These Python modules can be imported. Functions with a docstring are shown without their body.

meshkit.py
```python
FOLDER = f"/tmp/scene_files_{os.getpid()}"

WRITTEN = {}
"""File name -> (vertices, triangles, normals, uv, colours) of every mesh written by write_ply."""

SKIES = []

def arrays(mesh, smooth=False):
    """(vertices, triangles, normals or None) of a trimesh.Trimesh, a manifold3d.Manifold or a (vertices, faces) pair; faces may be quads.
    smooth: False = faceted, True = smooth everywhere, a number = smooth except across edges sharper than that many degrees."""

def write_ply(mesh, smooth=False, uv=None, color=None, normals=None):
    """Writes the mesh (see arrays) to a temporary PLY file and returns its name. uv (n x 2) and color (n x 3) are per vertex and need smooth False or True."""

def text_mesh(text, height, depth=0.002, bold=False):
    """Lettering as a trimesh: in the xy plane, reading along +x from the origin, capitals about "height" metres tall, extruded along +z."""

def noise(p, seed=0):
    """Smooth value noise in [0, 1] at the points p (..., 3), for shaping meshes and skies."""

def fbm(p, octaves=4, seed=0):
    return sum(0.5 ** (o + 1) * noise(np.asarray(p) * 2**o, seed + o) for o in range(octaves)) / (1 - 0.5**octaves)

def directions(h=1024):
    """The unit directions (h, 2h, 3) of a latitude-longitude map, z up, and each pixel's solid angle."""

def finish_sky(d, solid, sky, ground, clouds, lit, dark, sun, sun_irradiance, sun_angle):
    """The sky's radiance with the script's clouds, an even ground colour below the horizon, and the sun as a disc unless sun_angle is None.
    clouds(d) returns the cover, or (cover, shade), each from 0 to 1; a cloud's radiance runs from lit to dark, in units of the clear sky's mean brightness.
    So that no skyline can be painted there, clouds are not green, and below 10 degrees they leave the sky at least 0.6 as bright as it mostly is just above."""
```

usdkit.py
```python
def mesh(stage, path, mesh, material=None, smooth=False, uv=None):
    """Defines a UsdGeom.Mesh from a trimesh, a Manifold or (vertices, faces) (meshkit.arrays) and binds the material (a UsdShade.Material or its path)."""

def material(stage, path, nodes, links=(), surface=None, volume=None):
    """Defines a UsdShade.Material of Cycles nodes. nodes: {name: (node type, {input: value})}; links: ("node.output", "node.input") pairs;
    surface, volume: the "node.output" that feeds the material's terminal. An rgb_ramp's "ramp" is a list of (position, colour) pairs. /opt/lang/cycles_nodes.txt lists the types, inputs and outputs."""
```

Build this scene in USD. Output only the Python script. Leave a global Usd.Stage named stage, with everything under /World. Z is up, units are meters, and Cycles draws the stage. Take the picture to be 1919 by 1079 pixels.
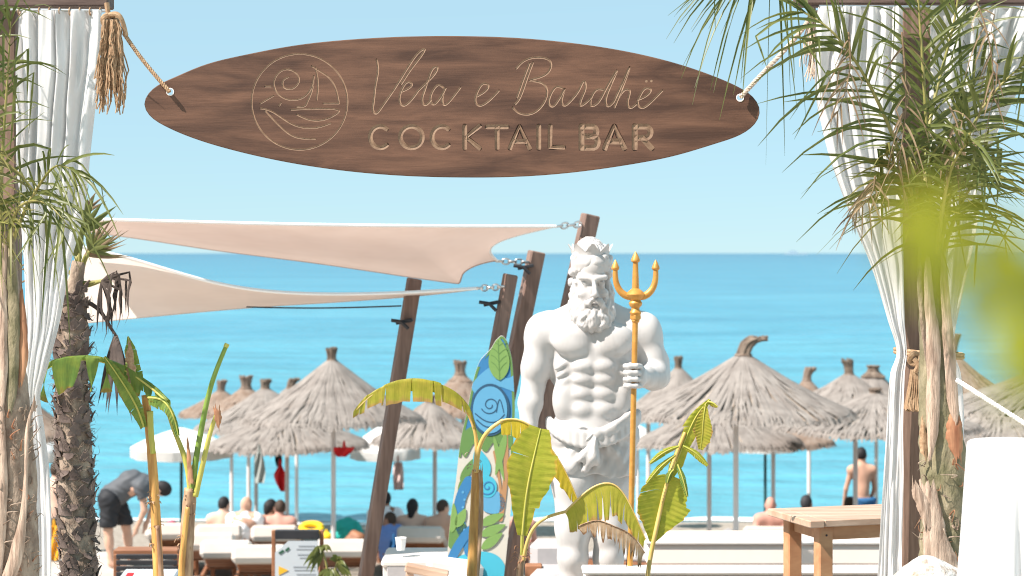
import math, random
import numpy as np, trimesh, usdkit, meshkit
from scipy.interpolate import CubicSpline, PchipInterpolator
from shapely.geometry import Polygon, LineString, Point, MultiPolygon
from shapely.ops import unary_union
from pxr import Usd, UsdGeom, UsdLux, UsdShade, Gf, Sdf

stage = Usd.Stage.CreateInMemory()
UsdGeom.SetStageUpAxis(stage, UsdGeom.Tokens.z)
UsdGeom.SetStageMetersPerUnit(stage, 1.0)
UsdGeom.Xform.Define(stage, '/World')
stage.SetDefaultPrim(stage.GetPrimAtPath('/World'))
UsdGeom.Scope.Define(stage, '/World/Looks')

# ---------------------------------------------------------------- camera, sky, sun
EYE = 5.2                       # metres above the sea
FOC = 3731.0                    # focal length in pixels of the 1919 wide photograph
cam = UsdGeom.Camera.Define(stage, '/World/camera')
cam.AddTranslateOp().Set(Gf.Vec3d(0, 0, EYE))
cam.AddRotateXOp().Set(90.0)
cam.CreateFocalLengthAttr(70.0)
cam.CreateHorizontalApertureAttr(36.0)
cam.CreateVerticalApertureAttr(20.25)
cam.CreateVerticalApertureOffsetAttr(-65.5 / 1919 * 36)
cam.CreateClippingRangeAttr(Gf.Vec2f(0.1, 100000))
cam.CreateFStopAttr(3.6)
cam.CreateFocusDistanceAttr(9.4)
cam.CreateExposureAttr(1.2)

SUN = np.array([-0.60, -0.33, 0.82]); SUN /= np.linalg.norm(SUN)
sun = UsdLux.DistantLight.Define(stage, '/World/sun')
sun.CreateIntensityAttr(1.05)
sun.CreateNormalizeAttr(True)
sun.CreateAngleAttr(0.53)
sun.CreateColorAttr(Gf.Vec3f(1.0, 0.92, 0.85))
q = Gf.Rotation(Gf.Vec3d(0, 0, 1), Gf.Vec3d(*map(float, SUN))).GetQuat()
sun.AddOrientOp().Set(Gf.Quatf(q))
sky = UsdLux.DomeLight.Define(stage, '/World/sky')
sky.CreateIntensityAttr(1.0)
skym = usdkit.material(stage, '/World/Looks/sky_air', {
    'sky': ('sky_texture', {'sky_type': 'single_scattering', 'sun_disc': False, 'sun_elevation': math.asin(SUN[2]), 'sun_rotation': math.atan2(SUN[0], SUN[1]), 'altitude': 3000.0, 'air_density': 1.0, 'aerosol_density': 0.3, 'ozone_density': 6.0}),
    'tint': ('mix', {'mix_type': 'mix', 'fac': 0.87, 'color2': (1.72, 2.62, 2.9)}),
    'bg': ('background_shader', {'strength': 0.12})}, [('sky.color', 'tint.color1'), ('tint.color', 'bg.color')], surface='bg.background')
UsdShade.MaterialBindingAPI.Apply(sky.GetPrim()).Bind(skym)
for lp in (sky.GetPrim(),):
    lp.SetCustomDataByKey('kind', 'structure')

# ---------------------------------------------------------------- helpers
R = random.Random(7)
NR = np.random.default_rng(7)

def P(x, y, D):
    """Point seen at pixel (x, y) of the photograph at the distance D."""
    return np.array([(x - 959.5) / FOC * D, D, EYE - (y - 474.0) / FOC * D])

def px(D):                      # metres per photograph pixel at the distance D
    return D / FOC

USED, ORI = {}, {}
def numbered(parent, name):
    k = (parent, name); n = USED.get(k, 0); USED[k] = n + 1
    return f'{parent}/{name}' + (f'_{n:03d}' if n else '')

def setdata(prim, **kw):
    for k, v in kw.items():
        if v: prim.SetCustomDataByKey(k, v)
    return prim

def thing(name, label, cat, loc=(0, 0, 0), group=None, kind=None):
    path = numbered('/World', name)
    x = UsdGeom.Xform.Define(stage, path)
    x.AddTranslateOp().Set(Gf.Vec3d(*map(float, loc)))
    ORI[path] = np.array(loc, float)
    setdata(x.GetPrim(), label=label, category=cat, group=group, kind=kind)
    return path

def copy_of(src, name, label, loc, rotz=0, scale=1.0, group=None):
    path = numbered('/World', name)
    x = UsdGeom.Xform.Define(stage, path)
    p = x.GetPrim()
    p.GetReferences().AddInternalReference(src)
    x.ClearXformOpOrder()
    x.AddTranslateOp().Set(Gf.Vec3d(*map(float, loc)))
    x.AddRotateZOp().Set(float(rotz))
    x.AddScaleOp().Set(Gf.Vec3f(scale, scale, scale))
    p.SetInstanceable(True)
    setdata(p, label=label, group=group)
    return path

def obj(name, mesh, m, parent=None, label=None, cat=None, group=None, kind=None, smooth=35, uv=None, local=False):
    """One mesh prim; vertices are given in world space unless local."""
    base = parent or '/World'
    path = numbered(base, name)
    o = ORI.get(base, np.zeros(3)) if parent else np.zeros(3)
    ORI[path] = o
    if isinstance(mesh, trimesh.Trimesh): v, f = np.array(mesh.vertices), np.array(mesh.faces)
    else: v, f = np.asarray(mesh[0], float), np.asarray(mesh[1], int)
    if not local: v = v - o
    if uv is not None: smooth = True if smooth else False
    pr = usdkit.mesh(stage, path, (v, f), m, smooth=smooth, uv=uv).GetPrim()
    setdata(pr, label=label, category=cat, group=group, kind=kind)
    return path

def cat_m(ms):
    vs, fs, n = [], [], 0
    for m in ms:
        v, f = (m.vertices, m.faces) if isinstance(m, trimesh.Trimesh) else m
        v, f = np.asarray(v, float), np.asarray(f, int)
        if f.shape[1] == 4: f = np.vstack([f[:, [0, 1, 2]], f[:, [0, 2, 3]]])
        vs.append(v); fs.append(f + n); n += len(v)
    return np.vstack(vs), np.vstack(fs)

def unit(v):
    v = np.asarray(v, float); return v / max(np.linalg.norm(v), 1e-12)

def spline(pts, n):
    pts = np.asarray(pts, float)
    if len(pts) == 2: return np.linspace(pts[0], pts[1], n)
    t = np.r_[0, np.cumsum(np.sqrt(np.maximum(np.linalg.norm(np.diff(pts, axis=0), axis=1), 1e-9)))]
    return CubicSpline(t, pts, bc_type='natural')(np.linspace(0, t[-1], n))

def frames(pts):
    T = np.gradient(pts, axis=0); T /= np.maximum(np.linalg.norm(T, axis=1, keepdims=True), 1e-12)
    up = np.array([0, 0, 1.0]) if abs(T[0, 2]) < 0.9 else np.array([0, 1.0, 0])
    N = [unit(np.cross(T[0], up))]
    for t in T[1:]:
        n = N[-1] - t * np.dot(N[-1], t); N.append(unit(n))
    N = np.array(N); return T, N, np.cross(T, N)

def tube(pts, r, n=8, flat=1.0, bump=None):
    pts = np.asarray(pts, float); m = len(pts); r = np.broadcast_to(r, (m,)).astype(float)
    T, N, B = frames(pts)
    a = np.arange(n) / n * 2 * np.pi
    rr = r[:, None] * (np.ones((m, n)) if bump is None else bump(m, n))
    v = pts[:, None] + rr[..., None] * (np.cos(a)[None, :, None] * N[:, None] + flat * np.sin(a)[None, :, None] * B[:, None])
    v = v.reshape(-1, 3); i = np.arange(m - 1)[:, None] * n; j = np.arange(n)[None]; k = (j + 1) % n
    f = np.stack([i + j, i + k, i + n + k, i + n + j], -1).reshape(-1, 4)
    f = np.vstack([f[:, [0, 1, 2]], f[:, [0, 2, 3]]])[:, ::-1]
    c0, c1 = len(v), len(v) + 1
    v = np.vstack([v, pts[0], pts[-1]])
    j = np.arange(n); k = (j + 1) % n
    f = np.vstack([f, np.stack([np.full(n, c0), j, k], 1)[:, ::1], np.stack([np.full(n, c1), (m - 1) * n + k, (m - 1) * n + j], 1)])
    return v, f[:, ::-1] if False else f

def box(c, s, rot=None, bevel=0.0):
    s = np.asarray(s, float)
    if bevel > 0:
        b = min(bevel, s.min() * 0.45); pts = []
        for sx in (-1, 1):
            for sy in (-1, 1):
                for sz in (-1, 1):
                    h = np.array([sx, sy, sz]) * s / 2
                    for ax in range(3):
                        o = h.copy()
                        for k in range(3):
                            if k != ax: o[k] -= np.sign(o[k]) * b
                        pts.append(o)
        m = trimesh.convex.convex_hull(np.array(pts))
    else:
        m = trimesh.creation.box(s)
    v = np.array(m.vertices)
    if rot is not None: v = v @ np.asarray(rot).T
    return v + np.asarray(c, float), np.array(m.faces)

def rotz(a):
    c, s = math.cos(a), math.sin(a); return np.array([[c, -s, 0], [s, c, 0], [0, 0, 1.0]])
def rotx(a):
    c, s = math.cos(a), math.sin(a); return np.array([[1.0, 0, 0], [0, c, -s], [0, s, c]])
def roty(a):
    c, s = math.cos(a), math.sin(a); return np.array([[c, 0, s], [0, 1.0, 0], [-s, 0, c]])

def beam(a, b, w, d, bevel=0.006, side=(1, 0, 0)):
    """Squared timber from a to b, w wide along side."""
    a, b = np.asarray(a, float), np.asarray(b, float)
    z = unit(b - a); x = unit(np.asarray(side, float) - z * np.dot(side, z)); y = np.cross(z, x)
    return box((a + b) / 2, (w, d, np.linalg.norm(b - a)), np.stack([x, y, z], 1), bevel)

def lathe(prof, n=24, c=(0, 0, 0)):
    """prof: (radius, z) from bottom to top; closed with fans."""
    prof = np.asarray(prof, float); m = len(prof); a = np.arange(n) / n * 2 * np.pi
    v = np.stack([prof[:, :1] * np.cos(a), prof[:, :1] * np.sin(a), np.repeat(prof[:, 1:], n, 1)], -1).reshape(-1, 3)
    i = np.arange(m - 1)[:, None] * n; j = np.arange(n)[None]; k = (j + 1) % n
    f = np.stack([i + j, i + k, i + n + k, i + n + j], -1).reshape(-1, 4)
    f = np.vstack([f[:, [0, 1, 2]], f[:, [0, 2, 3]]])
    v = np.vstack([v, [0, 0, prof[0, 1]], [0, 0, prof[-1, 1]]]); c0 = m * n; j = np.arange(n); k = (j + 1) % n
    f = np.vstack([f, np.stack([np.full(n, c0), k, j], 1), np.stack([np.full(n, c0 + 1), (m - 1) * n + j, (m - 1) * n + k], 1)])
    return v + np.asarray(c, float), f

def gridmesh(V, thick=0.0, thick_dir=(0, 1, 0)):
    """V: (a, b, 3) grid -> sheet (front and back when thick)."""
    a, b = V.shape[:2]
    idx = np.arange(a * b).reshape(a, b)
    f = np.stack([idx[:-1, :-1], idx[1:, :-1], idx[1:, 1:], idx[:-1, 1:]], -1).reshape(-1, 4)
    v = V.reshape(-1, 3)
    if thick:
        v2 = v + np.asarray(thick_dir, float) * thick; n = len(v)
        per = np.r_[idx[0, :-1], idx[:-1, -1], idx[-1, :0:-1], idx[:0:-1, 0]]
        nx = np.roll(per, -1)
        side = np.stack([per, nx, nx + n, per + n], 1)
        v = np.vstack([v, v2]); f = np.vstack([f, f[:, ::-1] + n, side])
    return v, np.vstack([f[:, [0, 1, 2]], f[:, [0, 2, 3]]])

def gridpoly(rows, n=24, **kw): return gridmesh(np.array(rows), **kw)

def extrude(poly, h):
    gs = getattr(poly, 'geoms', [poly])
    return cat_m([trimesh.creation.extrude_polygon(g, h, engine='earcut') for g in gs if g.area > 1e-9])

# ---- signed distance modelling: smooth unions on a grid, meshed by surface nets
class Sdf3:
    def __init__(s, lo, hi, h):
        s.lo, s.h = np.array(lo, float), h
        s.n = np.ceil((np.array(hi) - s.lo) / h).astype(int) + 1
        s.d = np.full(s.n, 0.25, np.float32)
    def region(s, lo, hi):
        a = np.clip(np.floor((np.array(lo) - s.lo) / s.h).astype(int), 0, s.n)
        b = np.clip(np.ceil((np.array(hi) - s.lo) / s.h).astype(int) + 1, 0, s.n)
        sl = tuple(slice(i, j) for i, j in zip(a, b))
        ax = [(s.lo[k] + s.h * np.arange(a[k], b[k])).astype(np.float32) for k in range(3)]
        return sl, ax[0][:, None, None], ax[1][None, :, None], ax[2][None, None, :]
    def put(s, fn, lo, hi, k=0.03, cut=False):
        m = k + 0.03
        sl, x, y, z = s.region(np.array(lo) - m, np.array(hi) + m)
        if 0 in s.d[sl].shape: return
        e = fn(x, y, z); a = s.d[sl]
        if cut:
            e = -e; hh = np.maximum(k - np.abs(a - e), 0) / k; s.d[sl] = np.maximum(a, e) + hh * hh * k / 4
        else:
            hh = np.maximum(k - np.abs(a - e), 0) / k; s.d[sl] = np.minimum(a, e) - hh * hh * k / 4
    def cap(s, a, b, ra, rb=None, k=0.03, cut=False):
        rb = ra if rb is None else rb; a, b = np.array(a, float), np.array(b, float); ab = b - a; L = max(ab @ ab, 1e-9); r = max(ra, rb)
        def fn(x, y, z):
            t = np.clip(((x - a[0]) * ab[0] + (y - a[1]) * ab[1] + (z - a[2]) * ab[2]) / L, 0, 1)
            return np.sqrt((x - a[0] - t * ab[0]) ** 2 + (y - a[1] - t * ab[1]) ** 2 + (z - a[2] - t * ab[2]) ** 2) - (ra + (rb - ra) * t)
        s.put(fn, np.minimum(a, b) - r, np.maximum(a, b) + r, k, cut)
    def chain(s, pts, rs, k=0.03):
        for i in range(len(pts) - 1): s.cap(pts[i], pts[i + 1], rs[i], rs[i + 1], k)
    def ell(s, c, r, k=0.03, rot=None, cut=False):
        c, r = np.array(c, float), np.array(r, float); M = np.eye(3) if rot is None else np.asarray(rot).T; mx = r.max()
        def fn(x, y, z):
            dx, dy, dz = x - c[0], y - c[1], z - c[2]
            qx, qy, qz = (M[i, 0] * dx + M[i, 1] * dy + M[i, 2] * dz for i in range(3))
            k0 = np.sqrt((qx / r[0]) ** 2 + (qy / r[1]) ** 2 + (qz / r[2]) ** 2)
            k1 = np.sqrt((qx / r[0] ** 2) ** 2 + (qy / r[1] ** 2) ** 2 + (qz / r[2] ** 2) ** 2)
            return np.where(k0 < 0.05, -r.min(), k0 * (k0 - 1) / np.maximum(k1, 1e-6))
        s.put(fn, c - mx, c + mx, k, cut)
    def coords(s):
        ax = [(s.lo[k] + s.h * np.arange(s.n[k])).astype(np.float32) for k in range(3)]
        return ax[0][:, None, None], ax[1][None, :, None], ax[2][None, None, :]
    def mesh(s):
        d = s.d; neg = d < 0
        c = np.zeros(np.array(d.shape) - 1, np.int8)
        cor = [(i, j, k) for i in (0, 1) for j in (0, 1) for k in (0, 1)]
        nx, ny, nz = d.shape
        for i, j, k in cor: c += neg[i:nx - 1 + i, j:ny - 1 + j, k:nz - 1 + k]
        act = (c > 0) & (c < 8); ijk = np.argwhere(act); idx = np.full(c.shape, -1); idx[act] = np.arange(len(ijk))
        acc, num = np.zeros((len(ijk), 3)), np.zeros(len(ijk))
        val = {q: d[ijk[:, 0] + q[0], ijk[:, 1] + q[1], ijk[:, 2] + q[2]].astype(float) for q in cor}
        for a in cor:
            for ax in range(3):
                if a[ax]: continue
                b = tuple(v + (i == ax) for i, v in enumerate(a)); da, db = val[a], val[b]
                m = (da < 0) != (db < 0); t = np.where(m, da / np.where(m, da - db, 1), 0)
                p = np.array(a)[None] + t[:, None] * np.eye(3)[ax]
                acc[m] += p[m]; num[m] += 1
        v = s.lo + s.h * (ijk + acc / num[:, None]); F = []
        for ax in range(3):
            b, e = (ax + 1) % 3, (ax + 2) % 3
            s0 = np.take(neg, range(0, d.shape[ax] - 1), ax); s1 = np.take(neg, range(1, d.shape[ax]), ax)
            ed = np.argwhere(s0 != s1)
            ed = ed[(ed[:, b] >= 1) & (ed[:, e] >= 1) & (ed[:, b] < d.shape[b] - 1) & (ed[:, e] < d.shape[e] - 1)]
            eb, ee = np.eye(3, dtype=int)[b], np.eye(3, dtype=int)[e]
            g = lambda q: idx[q[:, 0], q[:, 1], q[:, 2]]
            qd = np.stack([g(ed - eb - ee), g(ed - ee), g(ed), g(ed - eb)], 1)
            fl = ~s0[ed[:, 0], ed[:, 1], ed[:, 2]]
            qd[fl] = qd[fl][:, ::-1]; F.append(qd)
        f = np.vstack(F); f = f[(f >= 0).all(1)]
        return v, np.vstack([f[:, [0, 1, 2]], f[:, [0, 2, 3]]])

# ---------------------------------------------------------------- materials
def mat(name, c1, c2=None, scale=(6, 6, 6), rough=0.6, bump=0.0, bscale=None, island=0.0, trans=0.0, tcol=None, metallic=0.0, spec=0.4, detail=4.0, see=0.0, lo=0.35, hi=0.65, c3=None, obj_rand=0.0, bdist=0.01, distort=0.0):
    c2 = c2 or c1
    stops = [(lo, c1), (hi, c2)] + ([(min(hi + 0.15, 1.0), c3)] if c3 else [])
    N = {'g': ('geometry', {}), 'm': ('mapping', {'scale': scale}), 'n': ('noise_texture', {'scale': 1.0, 'detail': detail, 'roughness': 0.6, 'distortion': distort}), 'r': ('rgb_ramp', {'ramp': stops}),
         'p': ('principled_bsdf', {'roughness': rough, 'metallic': metallic, 'specular_ior_level': spec})}
    L = [('g.position', 'm.vector'), ('m.vector', 'n.vector'), ('n.fac', 'r.fac')]
    col = 'r.color'
    if island:
        N['mr'] = ('map_range', {'from_min': 0.0, 'from_max': 1.0, 'to_min': 1 - island, 'to_max': 1 + island})
        N['h'] = ('hsv', {'saturation': 1.0, 'fac': 1.0})
        L += [('g.random_per_island', 'mr.value'), ('mr.result', 'h.value'), (col, 'h.color')]; col = 'h.color'
    L.append((col, 'p.base_color'))
    if bump:
        N['bm'] = ('mapping', {'scale': bscale or tuple(3 * s for s in scale)}); N['bn'] = ('noise_texture', {'scale': 1.0, 'detail': 5.0, 'roughness': 0.6})
        N['b'] = ('bump', {'strength': bump, 'distance': bdist})
        L += [('g.position', 'bm.vector'), ('bm.vector', 'bn.vector'), ('bn.fac', 'b.height'), ('b.normal', 'p.normal')]
    out = 'p.BSDF'
    if trans:
        N['t'] = ('translucent_bsdf', {'color': tcol or c2}); N['mx'] = ('mix_closure', {'fac': trans})
        if not tcol: L.append((col, 't.color'))
        L += [(out, 'mx.closure1'), ('t.BSDF', 'mx.closure2')]; out = 'mx.closure'
    if see:
        N['tr'] = ('transparent_bsdf', {}); N['ms'] = ('mix_closure', {'fac': see})
        L += [(out, 'ms.closure1'), ('tr.BSDF', 'ms.closure2')]; out = 'ms.closure'
    return usdkit.material(stage, '/World/Looks/' + name, N, L, surface=out)

def banana_mat(name, c1, c2, edge, edge0=0.75, trans=0.45):
    """Leaf blade: uv.x runs 0 (midrib) to 1 (edge), uv.y along the leaf; fine veins run across."""
    N = {'tc': ('texture_coordinate', {}), 'g': ('geometry', {}), 's': ('separate_xyz', {}), 'm': ('mapping', {'scale': (2.0, 160.0, 1.0)}),
         'vn': ('noise_texture', {'scale': 1.0, 'detail': 2.0}), 'n': ('noise_texture', {'scale': 22.0, 'detail': 4.0}),
         'r': ('rgb_ramp', {'ramp': [(0.3, c1), (0.7, c2)]}), 'mul': ('math', {'math_type': 'multiply_add', 'value2': 0.55, 'value3': -0.27}), 'ad': ('math', {'math_type': 'add'}),
         'er': ('rgb_ramp', {'ramp': [(edge0, (0, 0, 0)), (min(edge0 + 0.13, 1.0), (1, 1, 1))]}), 'mixc': ('mix', {'color2': edge}),
         'vr': ('map_range', {'from_min': 0.3, 'from_max': 0.7, 'to_min': 0.87, 'to_max': 1.10}), 'h': ('hsv', {'saturation': 1.0, 'fac': 1.0}), 'ir': ('map_range', {'from_min': 0.0, 'from_max': 1.0, 'to_min': 0.80, 'to_max': 1.18}), 'h2': ('hsv', {'saturation': 1.0, 'fac': 1.0}),
         'b': ('bump', {'strength': 0.4, 'distance': 0.003}), 'p': ('principled_bsdf', {'roughness': 0.45, 'specular_ior_level': 0.35}),
         't': ('translucent_bsdf', {}), 'mx': ('mix_closure', {'fac': trans})}
    L = [('tc.UV', 's.vector'), ('tc.UV', 'm.vector'), ('m.vector', 'vn.vector'), ('g.position', 'n.vector'), ('n.fac', 'r.fac'), ('n.fac', 'mul.value1'), ('s.x', 'ad.value1'), ('mul.value', 'ad.value2'),
         ('ad.value', 'er.fac'), ('er.color', 'mixc.fac'), ('r.color', 'mixc.color1'), ('vn.fac', 'vr.value'), ('vr.result', 'h.value'), ('mixc.color', 'h2.color'), ('g.random_per_island', 'ir.value'), ('ir.result', 'h2.value'), ('h2.color', 'h.color'), ('h.color', 'p.base_color'),
         ('h.color', 't.color'), ('vn.fac', 'b.height'), ('b.normal', 'p.normal'), ('p.BSDF', 'mx.closure1'), ('t.BSDF', 'mx.closure2')]
    return usdkit.material(stage, '/World/Looks/' + name, N, L, surface='mx.closure')

M = {}
M['sign_wood'] = mat('sign_wood', (0.058, 0.026, 0.015), (0.150, 0.073, 0.043), scale=(1.8, 6, 12), rough=0.55, bump=0.35, bscale=(8, 60, 130), lo=0.36, hi=0.64, distort=0.5, detail=8.0, bdist=0.003)
M['groove_dark'] = mat('carved_wood_dark', (0.17, 0.10, 0.062), (0.25, 0.16, 0.10), scale=(40, 40, 40), rough=0.7)
M['groove'] = mat('carved_wood', (0.22, 0.135, 0.085), (0.31, 0.20, 0.13), scale=(40, 40, 40), rough=0.7)
M['timber'] = mat('brown_timber', (0.14, 0.085, 0.06), (0.26, 0.17, 0.125), scale=(30, 30, 2.5), rough=0.65, bump=0.35, bscale=(120, 120, 5), bdist=0.004)
M['beam_wood'] = mat('grey_brown_timber', (0.07, 0.042, 0.034), (0.15, 0.10, 0.08), scale=(2.5, 30, 30), rough=0.7, bump=0.35, bscale=(6, 120, 120), bdist=0.004)
M['dark_timber'] = mat('stained_timber', (0.15, 0.092, 0.072), (0.25, 0.16, 0.125), scale=(28, 28, 2), rough=0.6, bump=0.3, bscale=(120, 120, 5), bdist=0.004)
M['table_wood'] = mat('honey_wood', (0.46, 0.21, 0.10), (0.57, 0.295, 0.15), scale=(3, 16, 16), rough=0.5, bump=0.15, bscale=(8, 90, 90), bdist=0.003)
M['table_top'] = mat('worn_table_wood', (0.40, 0.25, 0.17), (0.54, 0.38, 0.28), scale=(2, 14, 14), rough=0.5, bump=0.15, bscale=(8, 90, 90), bdist=0.003)
M['bed_wood'] = mat('sunbed_wood', (0.22, 0.085, 0.04), (0.33, 0.15, 0.075), scale=(2, 14, 14), rough=0.6)
M['curtain'] = mat('white_voile', (0.80, 0.79, 0.78), (0.86, 0.855, 0.85), scale=(9, 9, 3), rough=0.9, trans=0.5, see=0.09, spec=0.1, bump=0.15, bscale=(300, 300, 220), bdist=0.0015)
M['cloth'] = mat('white_tablecloth', (0.66, 0.655, 0.65), (0.71, 0.705, 0.70), scale=(4, 4, 4), rough=0.9, spec=0.1, bump=0.12, bscale=(260, 260, 260), bdist=0.0015)
M['rope'] = mat('jute_rope', (0.38, 0.22, 0.12), (0.58, 0.39, 0.23), scale=(60, 60, 60), rough=0.85, island=0.25)
M['rope_pale'] = mat('pale_rope', (0.55, 0.42, 0.32), (0.70, 0.57, 0.46), scale=(60, 60, 60), rough=0.85, island=0.15)
M['frond'] = mat('palm_frond_green', (0.19, 0.25, 0.05), (0.40, 0.43, 0.12), scale=(5, 5, 5), rough=0.42, island=0.55, trans=0.38, spec=0.5)
M['frond_yel'] = mat('palm_frond_yellow', (0.26, 0.27, 0.05), (0.42, 0.36, 0.11), scale=(5, 5, 5), rough=0.45, island=0.45, trans=0.3, spec=0.5)
M['frond_dry'] = mat('dry_frond', (0.25, 0.16, 0.09), (0.48, 0.34, 0.20), scale=(5, 5, 5), rough=0.7, island=0.35, trans=0.2)
M['frond_dark'] = mat('withered_frond', (0.06, 0.042, 0.036), (0.15, 0.11, 0.09), scale=(9, 9, 9), rough=0.8, island=0.35)
M['rachis'] = mat('palm_rachis', (0.19, 0.19, 0.045), (0.33, 0.28, 0.10), scale=(4, 4, 8), rough=0.5)
M['bark'] = mat('palm_bark', (0.19, 0.13, 0.095), (0.40, 0.31, 0.235), scale=(14, 14, 9), rough=0.9, bump=0.9, bscale=(60, 60, 25), bdist=0.012, c3=(0.46, 0.37, 0.28))
M['bark_green'] = mat('mossy_bark', (0.13, 0.12, 0.06), (0.30, 0.25, 0.16), scale=(12, 12, 7), rough=0.85, bump=0.9, bscale=(50, 50, 20), bdist=0.012, c3=(0.62, 0.55, 0.46))
M['husk'] = mat('pale_husk', (0.24, 0.155, 0.11), (0.56, 0.42, 0.32), scale=(45, 45, 7), rough=0.8, bump=0.9, bscale=(170, 170, 12), bdist=0.008, lo=0.3, hi=0.62, c3=(0.66, 0.54, 0.43), detail=7)
M['husk_red'] = mat('rusty_husk', (0.26, 0.10, 0.05), (0.45, 0.24, 0.13), scale=(20, 20, 3), rough=0.75, bump=0.5, bscale=(140, 140, 6), bdist=0.004)
M['boot'] = mat('leaf_base', (0.125, 0.088, 0.075), (0.27, 0.20, 0.17), scale=(9, 9, 9), rough=0.9, island=0.3, bump=0.5, bscale=(40, 40, 40))
M['fibre'] = mat('trunk_fibre', (0.18, 0.13, 0.10), (0.38, 0.29, 0.22), scale=(9, 9, 9), rough=0.9, island=0.4)
M['thatch'] = mat('grey_thatch', (0.52, 0.455, 0.41), (0.74, 0.66, 0.60), scale=(5, 5, 3), rough=0.85, island=0.62, spec=0.15)
M['thatch_in'] = mat('thatch_base', (0.27, 0.22, 0.18), (0.40, 0.34, 0.28), scale=(4, 4, 4), rough=0.9)
M['thatch_tan'] = mat('tan_thatch', (0.40, 0.28, 0.21), (0.54, 0.42, 0.34), scale=(8, 8, 8), rough=0.85, island=0.5, spec=0.15)
M['pole_white'] = mat('pale_pole', (0.62, 0.58, 0.56), (0.72, 0.68, 0.66), scale=(5, 5, 2), rough=0.6)
M['pole_dark'] = mat('dark_green_pole', (0.02, 0.065, 0.065), None, rough=0.4)
M['parasol'] = mat('white_canvas', (0.78, 0.77, 0.75), None, rough=0.8, trans=0.25)
M['stone'] = mat('white_statue_plaster', (0.42, 0.40, 0.388), (0.53, 0.51, 0.498), lo=0.25, hi=0.5, detail=7, scale=(7, 7, 3), rough=0.6, spec=0.25, bump=0.10, bscale=(70, 70, 70), bdist=0.004)
M['gold'] = mat('gold_paint', (0.50, 0.23, 0.045), (0.62, 0.31, 0.07), scale=(18, 18, 18), rough=0.45, metallic=0.25, spec=0.5)
M['sail'] = mat('beige_sailcloth', (0.55, 0.42, 0.36), (0.58, 0.45, 0.39), scale=(3, 3, 3), rough=0.8, trans=0.33, spec=0.15)
M['sail2'] = mat('cream_sailcloth', (0.74, 0.67, 0.62), (0.78, 0.71, 0.66), scale=(3, 3, 3), rough=0.8, trans=0.45, spec=0.15)
M['hem'] = mat('white_webbing', (0.82, 0.81, 0.80), None, rough=0.8)
M['steel'] = mat('shackle_steel', (0.55, 0.56, 0.57), None, rough=0.28, metallic=0.9)
M['black'] = mat('black_plastic', (0.02, 0.021, 0.025), (0.03, 0.03, 0.035), rough=0.5)
M['cushion'] = mat('cream_cushion', (0.50, 0.44, 0.39), (0.56, 0.50, 0.45), scale=(3, 3, 3), rough=0.85)
M['sofa'] = mat('cream_leatherette', (0.84, 0.71, 0.64), (0.87, 0.75, 0.69), scale=(2, 2, 2), rough=0.6, spec=0.3)
M['sofa_rim'] = mat('white_rim', (0.60, 0.565, 0.535), (0.66, 0.63, 0.60), scale=(3, 3, 3), rough=0.6)
M['grey_cushion'] = mat('grey_cushion', (0.36, 0.345, 0.35), (0.42, 0.40, 0.40), rough=0.85)
M['rock'] = mat('white_boulder', (0.34, 0.25, 0.19), (0.58, 0.53, 0.48), scale=(26, 26, 26), rough=0.9, bump=1.0, bscale=(70, 70, 70), c3=(0.66, 0.64, 0.61), lo=0.3, hi=0.45, bdist=0.01, detail=7)
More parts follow.
